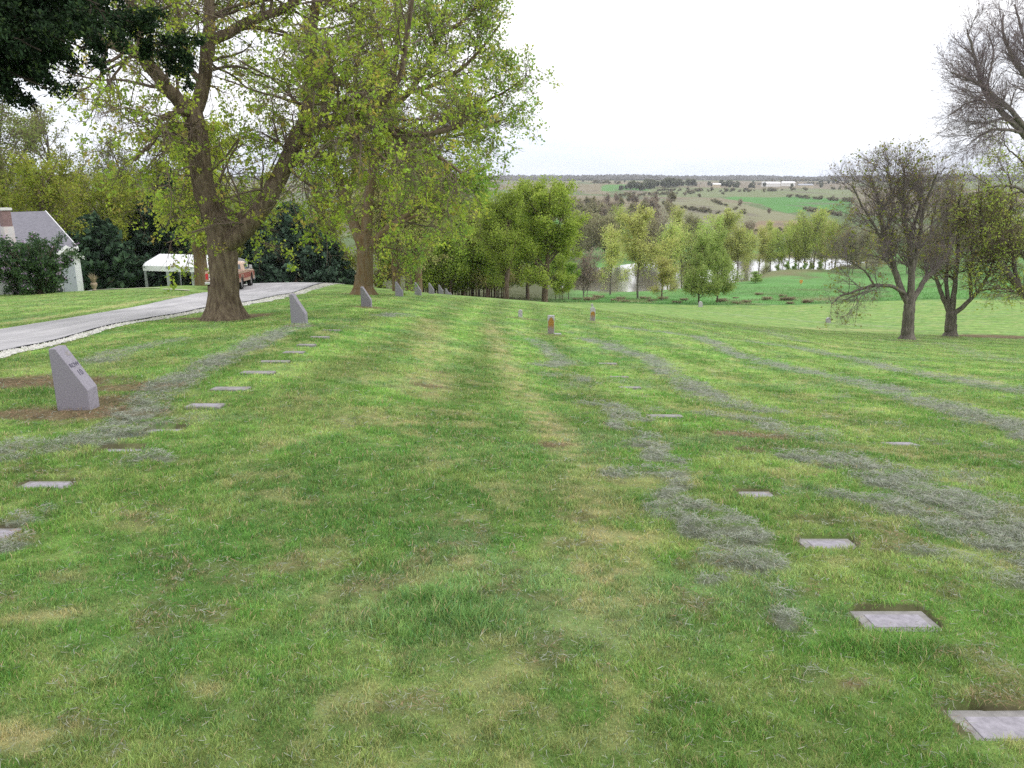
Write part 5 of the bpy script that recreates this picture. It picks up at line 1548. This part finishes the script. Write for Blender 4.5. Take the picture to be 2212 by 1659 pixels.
# yellow green maples and budding trees behind house, carport and road
pM = [auto_tree('leafy_maple', 61 + i, 11.5, 5.4, .42, .26, nl=12, lang=50, leaf=dict(N=17000, spread=.24, size=.115, cols=YD, wts=[3, 3, 2, 1], cl=9), n1=70, n2=700, n3=3600, bark=M_BARK, trop=-.01, cat='maple tree', label='x') for i in range(3)]
place(pM[0], USED, W(240, 74), .98, 1, 'yellow green maple leaning over the house roof corner')
place(pM[1], USED, W(330, 84), 1.05, 2, 'yellow green maple between house and carport, over the pines')
place(pM[0], USED, W(130, 66), .95, 3.4, 'yellow green maple rising straight behind the house roof')
place(pM[2], USED, W(30, 72), 1.0, 5, 'green maple behind the house chimney')
place(pM[1], USED, W(565, 104), 1.25, 4.4, 'yellow green maple behind the pines seen between the forked trunks')
place(pM[2], USED, W(700, 100), 1.1, .5, 'green maple behind the right end of the pine row')
place(pM[0], USED, W(820, 95), 1.15, .9, 'yellow green maple behind the second maple trunk')
place(pM[2], USED, W(940, 100), 1.15, 2.9, 'green maple above the young wood at its left end')
place(pM[2], USED, W(480, 96), 1.1, 3.3, 'green maple behind the carport right end')
place(pM[0], USED, W(420, 98), 1.2, 3.9, 'yellow green maple behind the tall pine')
auto_tree('mossy_tree', 71, 11, 4.8, .42, .52, nl=10, lang=40, leaf=dict(N=12000, spread=.2, size=.13, cols=YG, wts=[1, 2, 1], cl=5), n1=60, n2=600, n3=3200, bark=M_BARK2, cat='tree', label='orange mossy trunk with grey limbs between carport and big maple', at=W(436, 56) - np.array((0, 0, .1)), rz=.55)
# tall sparse trees behind the house
pT = [auto_tree('tall_sparse_tree', 81 + i, 17, 6.5, .25, .30, nl=14, lang=40, leaf=dict(N=9000, spread=.22, size=.13, cols=[(.26, .30, .08), (.22, .26, .08), (.2, .17, .1)], wts=[3, 2, 1], cl=4), n1=90, n2=900, n3=6000, bark=M_BARKG, trop=.04, cat='tree', label='x') for i in range(2)]
place(pT[0], USED, W(40, 78), 1.12, 1, 'tall thinly leafed tree reaching above the house chimney')
place(pT[1], USED, W(-70, 70), 1.05, 2, 'tall thinly leafed tree at the extreme left behind the house')
place(pT[1], USED, W(150, 96), 1.12, 4, 'tall thinly leafed tree behind the maple over the roof')
place(pT[0], USED, W(290, 108), 1.05, 2.6, 'tall thinly leafed tree behind the pines left of the big maple')
# lilac by the house
pl_ = W(78, 44.5)
lil_limbs = []
rl = np.random.default_rng(91)
for k in range(36):
    a = rl.random() * 6.28; s_ = .45 + .95 * rl.random(); hgt_ = 2.25 + 1.0 * rl.random() - s_ * .5
    lil_limbs.append([(*(pl_ + np.array((.25 * math.cos(a), .25 * math.sin(a), -.2))), .035), (*(pl_ + np.array((.6 * s_ * math.cos(a), .6 * s_ * math.sin(a), hgt_ * .4))), .028),
                      (*(pl_ + np.array((1.25 * s_ * math.cos(a), 1.1 * s_ * math.sin(a), hgt_ * .8))), .02), (*(pl_ + np.array((1.75 * s_ * math.cos(a), 1.5 * s_ * math.sin(a), hgt_))), .01)])
guided_tree('lilac_bush', 'dark green lilac bush with mauve blossoms in front of the white house', pl_, lil_limbs, 92, M_TWIG, M_TWIG,
    [dict(N=260, t0=.1, t1=1, ang=50, aj=16, lr=.45, wander=.14, trop=.02, K=5, rr=.5, rmin=.006), dict(N=900, t0=.2, t1=1, ang=40, aj=14, lr=.5, wander=.14, trop=.02, K=4, rr=.5, rmin=.004)],
    [dict(src=2, N=24000, spread=.11, size=.085, cols=[(.08, .15, .055), (.11, .20, .065), (.06, .11, .06)], wts=[3, 2, 3], cl=5), dict(src=1, N=4000, spread=.12, size=.085, cols=[(.05, .10, .035)], wts=[1], cl=4)],
    cat='lilac bush', K=6, blossom=dict(N=4200, spread=.06, size=.06, cols=[(.42, .30, .46), (.52, .42, .55), (.33, .22, .36)], wts=[2, 2, 1], cl=13, t0=.9))

# --- cedar boughs overhead at the top left
def cedar():
    rng = np.random.default_rng(95)
    base = W(-420, 9.5)
    r = empty('cedar_tree', base); tag(r, 'dark cedar whose shaggy boughs hang in at the top left corner', 'cedar tree')
    H = 11
    tr = np.array([[(0, 0, -.4), (0, 0, 3), (.05, 0, 6), (0, .05, H)]]); V, F = tubes(tr, np.array([[.28, .22, .15, .03]]), 12)
    mesh_np('trunk', V, [F], M_BARK, r, smooth=True)
    tgt = [(60, 60, 9.0), (150, 30, 9.4), (225, 60, 9.8), (120, 150, 9.2), (30, 165, 9.0), (-30, 120, 8.8), (200, 110, 9.5), (50, -40, 9.3), (170, -70, 9.8), 
           (350, 75, 10.2), (385, 110, 10.3), (90, 110, 8.6), (10, 60, 8.3), (-60, 30, 8.2), (-60, 190, 8.8), (180, 165, 9.5), (140, 90, 8.8), (100, 190, 9.0), (-20, 20, 10), (60, 120, 10.2), (215, 10, 9.0),(120, -20, 8.8)]
    limbs = []
    for (u, v, d) in tgt:
        e = S(u, v, d) - base
        z0_ = e[2] + .5 + 1.2 * rng.random(); st_ = np.array((0, 0, z0_)); L = np.linalg.norm(e - st_)
        mid = st_ * .5 + e * .5 + np.array((0, 0, .35))
        limbs.append(rsmp([(*st_, .07), (*(st_ * .75 + e * .25 + np.array((0, 0, .2))), .06), (*mid, .04), (*(st_ * .2 + e * .8 + np.array((0, 0, .15))), .02), (*e, .008)], 14)[:, :4])
    limbs = np.array(limbs)
    P0, R0 = limbs[..., :3], limbs[..., 3]
    C1_, R1_ = spawn(rng, P0, R0, 280, .45, 1, 48, 18, .19, .12, -.02, K=6, rmin=.006)
    C2_, R2_ = spawn(rng, C1_, R1_, 3200, .1, 1, 42, 14, .42, .12, -.05, K=5, rmin=.004)
    V, F = merge([tubes(P0, R0, 6), tubes(C1_, R1_, 4), tubes(C2_, R2_, 3)]); mesh_np('branches', V, [F], mat('cedar_twig', (.05, .04, .03), .95), r)
    V, F, Cc = leaves(rng, C2_, 170000, .035, .022, [(.018, .038, .016), (.026, .052, .020), (.05, .085, .025), (.012, .022, .012)], [3, 3, 1, 2], t0=0, elong=2.2, cl=6, cvar=.25, up=.3)
    mesh_np('crown', V, [F], M_NEEDLE, r, col=Cc)
cedar()

# ------------------------------------------------------------------ across the meadow and pond
pP = [auto_tree('pond_tree', 101 + i, 14, 3.6, .40, .22, nl=16, lang=[26, 32, 30][i], leaf=dict(N=6500, spread=.45, size=.17, cols=[PALE, PALE + [(.36, .46, .11)], [(.40, .52, .13), (.46, .54, .14)]][i], wts=[[3, 3, 2], [3, 3, 2, 2], [1, 1]][i], cl=6), n1=80, n2=500, n3=2400, bark=M_BARKG, trop=.08, stems=[1, 2, 3][i], cat='willow tree', group='pale green willows around the pond', label='x') for i in range(3)]
pPop = auto_tree('poplar_tree', 111, 15, 2.6, .28, .18, nl=20, lang=18, leaf=dict(N=8000, spread=.32, size=.17, cols=[(.56, .58, .20), (.5, .56, .18)], wts=[1, 1], cl=5), n1=80, n2=500, n3=2200, bark=M_BARKG, trop=.08, cat='poplar tree', label='x')
pGr = auto_tree('green_tree', 112, 11, 2.8, .12, .16, nl=16, lang=34, leaf=dict(N=17000, spread=.3, size=.14, cols=[(.32, .44, .13), (.28, .40, .12), (.38, .48, .14)], wts=[2, 2, 2], cl=6), n1=70, n2=500, n3=2200, bark=M_BARK, trop=.04, cat='tree', label='x')
pBr = [auto_tree('bare_scrub_tree', 121 + i, 9, 4.2, .1, .13, nl=14, lang=35, leaf=dict(N=[3500, 7000][i], spread=.4, size=.17, cols=[BRN, [(.30, .27, .16), (.33, .33, .17)]][i], wts=[[1, 1, 1], [1, 1]][i], cl=3), n1=90, n2=900, n3=5000, bark=M_BARKG, twig=M_TWIGP, trop=.05, stems=3, cat='bare tree', group='bare brown trees of the valley', label='x') for i in range(2)]
def H_(p, v):      # height of a thing standing at p whose top is seen in row v
    t = tdep(v); return EYE - t * p[1] - p[2]
def put(pr, H0, u, d, vt, label, rz=None, wide=1.0):
    p = W(u, d); h = H_(p, vt); s = h / H0
    return place(pr, USED, p, s * wide, rw.random() * 6.28 if rz is None else rz, label, sz=1 / wide)
# near bank and meadow
put(pBr[0], 8.6, 1262, 140, 545, 'leafless brown tree beside the round willow at the left end of the pond')
put(pP[0], 13.2, 1318, 150, 505, 'pale willow on the near bank, left of the tall pale poplar')
put(pPop, 14.5, 1378, 112, 446, 'tall pale yellow poplar with bare lower stem in the meadow')
put(pP[0], 13.2, 1430, 104, 565, 'small round green sapling in the meadow right of the poplar', wide=1.7)
put(pP[1], 13.2, 1443, 158, 478, 'pale two stemmed willow leaning over the pond right of the poplar')
put(pP[1], 13.2, 1478, 168, 490, 'pale leaning willow at the right end of the near pond')
put(pGr, 10.6, 1511, 92, 520, 'upright green tree at the lawn edge, left one of the pair')
put(pGr, 10.6, 1547, 96, 512, 'upright green tree at the lawn edge, right one of the pair', wide=.9)
put(pP[2], 13.2, 1520, 178, 486, 'pale willow behind the pair of upright green trees')
put(pPop, 14.5, 1562, 190, 452, 'tall pale poplar behind the pair of green trees', wide=1.3)
put(pP[0], 13.2, 1590, 186, 500, 'pale willow right of the tall far poplar')
put(pGr, 10.6, 1632, 156, 587, 'small dark round bush on the green slope before the far pond', wide=2.0)
for i, (u, vt) in enumerate(((1612, 505), (1640, 500), (1662, 492), (1685, 500), (1702, 490), (1722, 478), (1742, 465), (1758, 470), (1778, 480), (1800, 486))):
    put(pP[[2, 0, 1][i % 3]], 13.2, u, 205 + (i % 3) * 5, vt, 'pale willow of the row before the far pond, %s from the left' % ['first', 'second', 'third', 'fourth', 'fifth', 'sixth', 'seventh', 'eighth', 'ninth', 'tenth'][i])
for i, (u, vt) in enumerate(((1835, 500), (1870, 492), (1915, 505), (1960, 500), (2010, 510), (2070, 505), (2130, 498), (2190, 505))):
    put([pBr[1], pP[1]][i % 2], [8.6, 13.2][i % 2], u, 190 + (i % 3) * 12, vt, 'hazy valley tree seen behind the right hand trees, %s from the left' % ['first', 'second', 'third', 'fourth', 'fifth', 'sixth', 'seventh', 'eighth'][i])
# far bank
for i, (u, d, vt) in enumerate(((1240, 225, 470), (1300, 235, 470), (1335, 240, 455), (1410, 235, 462), (1460, 240, 458), (1500, 250, 470), (1560, 262, 470), (1610, 268, 478), (1660, 275, 482), (1390, 228, 480), (1270, 232, 478))):
    put([pP[0], pBr[1], pP[2], pBr[0]][i % 4] if i not in (1, 0, 10) else pBr[1], [13.2, 8.6, 13.2, 8.6][i % 4] if i not in (1, 0, 10) else 8.6, u, d, vt, 'tree on the far bank of the pond, %s from the left' % ['first', 'third', 'fourth', 'sixth', 'seventh', 'eighth', 'ninth', 'tenth', 'last', 'fifth', 'second'][i])
def bake(name, items, label, cat):
    """many far trees that read as one mass, as one object"""
    Vs, Fs, Cs, b = [], [], [], 0
    cache = {}
    for pr, p, s, rz in items:
        if pr.name not in cache:
            g = []
            for ch in pr.children:
                me = ch.data; v = np.empty(len(me.vertices) * 3, np.float32); me.vertices.foreach_get('co', v)
                nl_ = len(me.polygons); f = np.empty(len(me.loops), np.int32); me.loops.foreach_get('vertex_index', f)
                if 'Col' in me.color_attributes:
                    cc = np.empty(len(me.vertices) * 4, np.float32); me.color_attributes['Col'].data.foreach_get('color', cc); cc = cc.reshape(-1, 4)[:, :3]
                else:
                    cc = np.tile(np.array((.16, .13, .125)), (len(me.vertices), 1))
                f = f.reshape(-1, 4)
                if 'Col' not in me.color_attributes and ch.name.startswith('branches'): pass
                g.append((v.reshape(-1, 3), f, cc))
            cache[pr.name] = g
        c_, s_ = math.cos(rz), math.sin(rz)
        tint = .85 + .3 * rw.random()
        for v, f, cc in cache[pr.name]:
            q = v * np.array(s)
            Vs.append(np.stack([q[:, 0] * c_ - q[:, 1] * s_ + p[0], q[:, 0] * s_ + q[:, 1] * c_ + p[1], q[:, 2] + p[2] - .1], 1)); Fs.append(f + b); Cs.append(cc * tint); b += len(v)
    o = mesh_np(name, np.concatenate(Vs), [np.concatenate(Fs)], M_LEAF, col=np.concatenate(Cs)); tag(o, label, cat, kind='stuff')
pBs = [auto_tree('bare_scrub_tree', 151 + i, 9, 4.2, .1, .13, nl=14, lang=35, leaf=dict(N=[1500, 3000][i], spread=.4, size=.3, cols=[BRN, [(.30, .27, .16), (.33, .33, .17)]][i], wts=[[1, 1, 1], [1, 1]][i], cl=3), n1=50, n2=350, n3=1500, bark=M_BARKG, twig=M_TWIGP, trop=.05, stems=3, cat='bare tree', label='x') for i in range(2)]
items = []
for i in range(90):
    u = 1150 + 270 * rw.random(); d = 330 + 330 * rw.random()
    if i > 56: u = 1240 + 210 * rw.random(); d = 480 + 240 * rw.random()
    s = (.6 + .5 * rw.random()); items.append((pBs[i % 2], W(u, d), (s * 1.3, s * 1.3, s), rw.random() * 6.28))
bake('brown_woods', items, 'leafless brown woods filling the hollow beyond the pond', 'woods')
SCAT = [(1230, 700, 'beside the brown woods'), (1575, 480, 'behind the tall far poplar'), (1600, 640, 'at the left tip of the bright green field'), (1650, 1100, 'below the white farm sheds'),
        (1660, 520, 'under the bright green field'), (1840, 700, 'at the right end of the bright green field'), (1930, 620, 'seen through the budding tree'),
        (2060, 640, 'seen through the leafing tree'), (1800, 800, 'in the tan strip over the bright green field'), (1350, 900, 'in the small green pasture at left'), (1480, 950, 'between woods and farmhouses'), (480, 400, 'seen through the big maple fork'), (250, 420, 'behind the yellow green maples'), (560, 520, 'seen right of the big maple fork')]
for i, (u, d, tx) in enumerate(SCAT):
    p = W(u, d); place(pBr[(i * 7) % 2], USED, p, .45 + .25 * rw.random(), rw.random() * 6, 'lone scrubby tree on the far slope ' + tx)
# low brown brush in the meadow
pS = auto_tree('brush', 131, 1.6, 1.3, .05, .03, nl=14, lang=35, leaf=dict(N=1500, spread=.12, size=.10, cols=[(.34, .28, .19), (.28, .30, .14)], wts=[2, 1], cl=3), n1=60, n2=500, n3=1500, bark=M_TWIG, stems=3, cat='bush', group='low brown brush in the meadow', label='low brown leafless brush growing in the meadow before the pond')
items = []
for i in range(26):
    u = [1260, 1300, 1352, 1400, 1460, 1580, 1640, 1680, 1720][i % 9] + rw.random() * 60 - 30; d = 92 + rw.random() * 24
    s = .25 + rw.random() * .3; items.append((pS, W(u, d), (s * 2.0, s * 1.2, s * .55), rw.random() * .6))
bake('brush', items, 'low brown brush and weeds in the meadow before the pond', 'brush')
# dark bushes on the far side of the willow row
for i, (u, d) in enumerate(((1700, 196), (1715, 197), (1735, 197), (1750, 198), (1770, 198), (1680, 197))):
    place(pGr, USED, W(u, d), .26 + .08 * rw.random(), i, 'low dark bush at the foot of the willows, %s from the left' % ['second', 'third', 'fourth', 'fifth', 'sixth', 'first'][i])

# far farms on the horizon
def barn(u, d, w, h, dep_, label, wall, roof, rz=0.0):
    p = W(u, d); r = empty('farm_building', (p[0], p[1], p[2]), rz); tag(r, label, 'farm building')
    mb = MB(); mb.box(-w / 2, w / 2, 0, dep_, -2, h); mb.build('wall', wall, r)
    mb = MB(); mb.prism([(-.6, h), (dep_ + .6, h), (dep_ / 2, h + dep_ * .22)], 'x', -w / 2 - .5, w / 2 + .5); mb.build('roof', roof, r)
ww = mat('barn_white', (.75, .74, .72), .7); wr_ = mat('barn_white_roof', (.8, .8, .82), .6); wt = mat('barn_tan', (.55, .48, .34), .8); gr_ = mat('barn_grey_roof', (.35, .36, .40), .7)
barn(1667, 1650, 34, 6.5, 14, 'long white farm shed on the horizon, left one of the two white sheds', ww, wr_)
barn(1704, 1700, 26, 6.5, 14, 'white farm shed on the horizon just right of the long one', ww, wr_)
barn(1741, 1500, 26, 5, 12, 'tan farm building on the horizon right of the white sheds', wt, gr_)
barn(1549, 1450, 13, 5, 10, 'small pale farmhouse beside the dark windbreak', wt, wr_)
barn(1437, 1500, 16, 5, 10, 'pale farmhouse among trees left on the horizon', ww, gr_)
# tree lines on the horizon
pD = auto_tree('far_tree', 141, 12, 7, .1, .3, nl=14, lang=45, leaf=dict(N=5000, spread=.9, size=1.0, cols=[(.16, .20, .11), (.22, .25, .13), (.19, .17, .15)], wts=[2, 2, 2], cl=6), n1=60, n2=300, n3=900, bark=M_BARKG, cat='tree', group='trees around the farms on the horizon', label='hazy tree among the farmsteads on the horizon')
pH = auto_tree('hedge', 161, 5, 3.0, .05, .08, nl=12, lang=35, leaf=dict(N=500, spread=.35, size=.5, cols=[(.29, .26, .18), (.22, .26, .14), (.32, .27, .20)], wts=[1, 1, 1], cl=3), n1=24, n2=90, n3=260, bark=M_BARKG, trop=.04, stems=3, cat='bush', label='x')
items = []
for (P_, n_, h_) in (([(1400, 412), (1600, 414), (1840, 409)], 70, .8), ([(1480, 399), (1840, 398)], 50, .8), ([(1505, 424), (1570, 446), (1640, 476)], 40, .6), ([(1590, 497), (1700, 503), (1840, 496)], 40, .6), ([(1700, 426), (1840, 436)], 40, .7),
                     ([(1420, 440), (1500, 455), (1600, 470)], 40, .6), ([(1340, 425), (1500, 418)], 50, .8), ([(1560, 418), (1600, 446)], 20, .5), ([(1640, 393), (1840, 390)], 40, 1.0), ([(1280, 396), (1400, 399)], 30, .9), ([(1740, 455), (1840, 470)], 24, .6)):
    P_ = np.array(P_)
    for i in range(n_):
        t_ = rw.random(); x_ = np.interp(t_, np.linspace(0, 1, len(P_)), P_[:, 0]); y_ = np.interp(t_, np.linspace(0, 1, len(P_)), P_[:, 1])
        if fbm(np.array([x_]), np.array([y_ * 3]), 22, 2, 71)[0] < .36: continue
        g_ = G(x_, y_ + rw.random() * 2 - 1); s = h_ * (.4 + .7 * rw.random()) * (g_[1] / 900) ** .4
        items.append((pH, g_, (s * 2.2, s * 1.4, s), rw.random() * 6))
bake('hedgerows', items, 'brown hedgerows and scrub lines between the far fields', 'hedgerow')
items = []
for i in range(150):
    k = i % 8
    u, d, h = [(1395 + 18 * rw.random(), 1250, 14), (1420 + 50 * rw.random(), 1300, 14), (1455 + 50 * rw.random(), 1450, 13), (1520 + 60 * rw.random(), 1500, 12), (1558 + 40 * rw.random(), 1600, 10), (1575 + 55 * rw.random(), 1350, 8), (1340 + 60 * rw.random(), 1200, 12), (1730 + 120 * rw.random(), 1900, 9)][k]
    if i > 90: u = 100 + 2050 * rw.random(); d = 1500 + 1000 * rw.random(); h = 10
    p = W(u, d + 60 * rw.random()); s = h * (.35 + .5 * rw.random()) / 12
    items.append((pD, p, (s * 1.2, s, s), rw.random() * 6))
bake('far_treeline', items, 'hazy lines of trees around the farms on the horizon', 'woods')
def ridge():
    """the wooded skyline ridges: far-off woods that read as one mass"""
    rng = np.random.default_rng(77)
    N = 16000
    u = 1106 + (rng.random(N) * 2 - 1) * 1500; d = 2500 + 1900 * rng.random(N) ** .7
    X = (u - 1106) / FPX * d
    keep = fbm(X, d, 380, 3, 60) > .44
    X, d = X[keep], d[keep]; Z = hz(X, d); m = len(X)
    oct_ = np.array([(1, 0, 0), (0, 1, 0), (-1, 0, 0), (0, -1, 0), (0, 0, 1.0), (0, 0, -1)])
    sz = 6 + 7 * rng.random((m, 1, 1))
    V = np.stack([X, d, Z + 3], 1)[:, None] + oct_[None] * sz * (.7 + .6 * rng.random((m, 6, 1))) * np.array((1.5, 1, .9))
    b = np.arange(m)[:, None] * 6
    F = np.concatenate([b + np.array([[k, (k + 1) % 4, 4]]) for k in range(4)] + [b + np.array([[(k + 1) % 4, k, 5]]) for k in range(4)])
    c = np.repeat((np.array((.12, .115, .10)) * (1 + .4 * (rng.random((m, 1)) - .5)))[:, None], 6, 1).reshape(-1, 3)
    o = mesh_np('far_woods', V.reshape(-1, 3), [F], M_NEEDLE, col=c)
    tag(o, 'hazy blue grey woods along the skyline ridges', 'woods', kind='stuff')
ridge()

for pr in pBs + [pS, pD, pH]:
    for ch in list(pr.children): bpy.data.objects.remove(ch)
    bpy.data.objects.remove(pr)
# ------------------------------------------------------------------ haze
def haze():
    mb = MB(); mb.box(-5200, 5200, -60, 5000, -45, 75)
    m = bpy.data.materials.new('haze'); m.use_nodes = True; t = m.node_tree
    for n_ in list(t.nodes): t.nodes.remove(n_)
    pv = t.nodes.new('ShaderNodeVolumePrincipled'); pv.inputs['Color'].default_value = (.86, .90, 1.0, 1); pv.inputs['Density'].default_value = HAZE
    ou = t.nodes.new('ShaderNodeOutputMaterial'); t.links.new(pv.outputs[0], ou.inputs['Volume'])
    o = mb.build('haze', m); tag(o, kind='stuff'); o['label'] = 'pale haze in the air over the valley'
HAZE = .00011
haze()
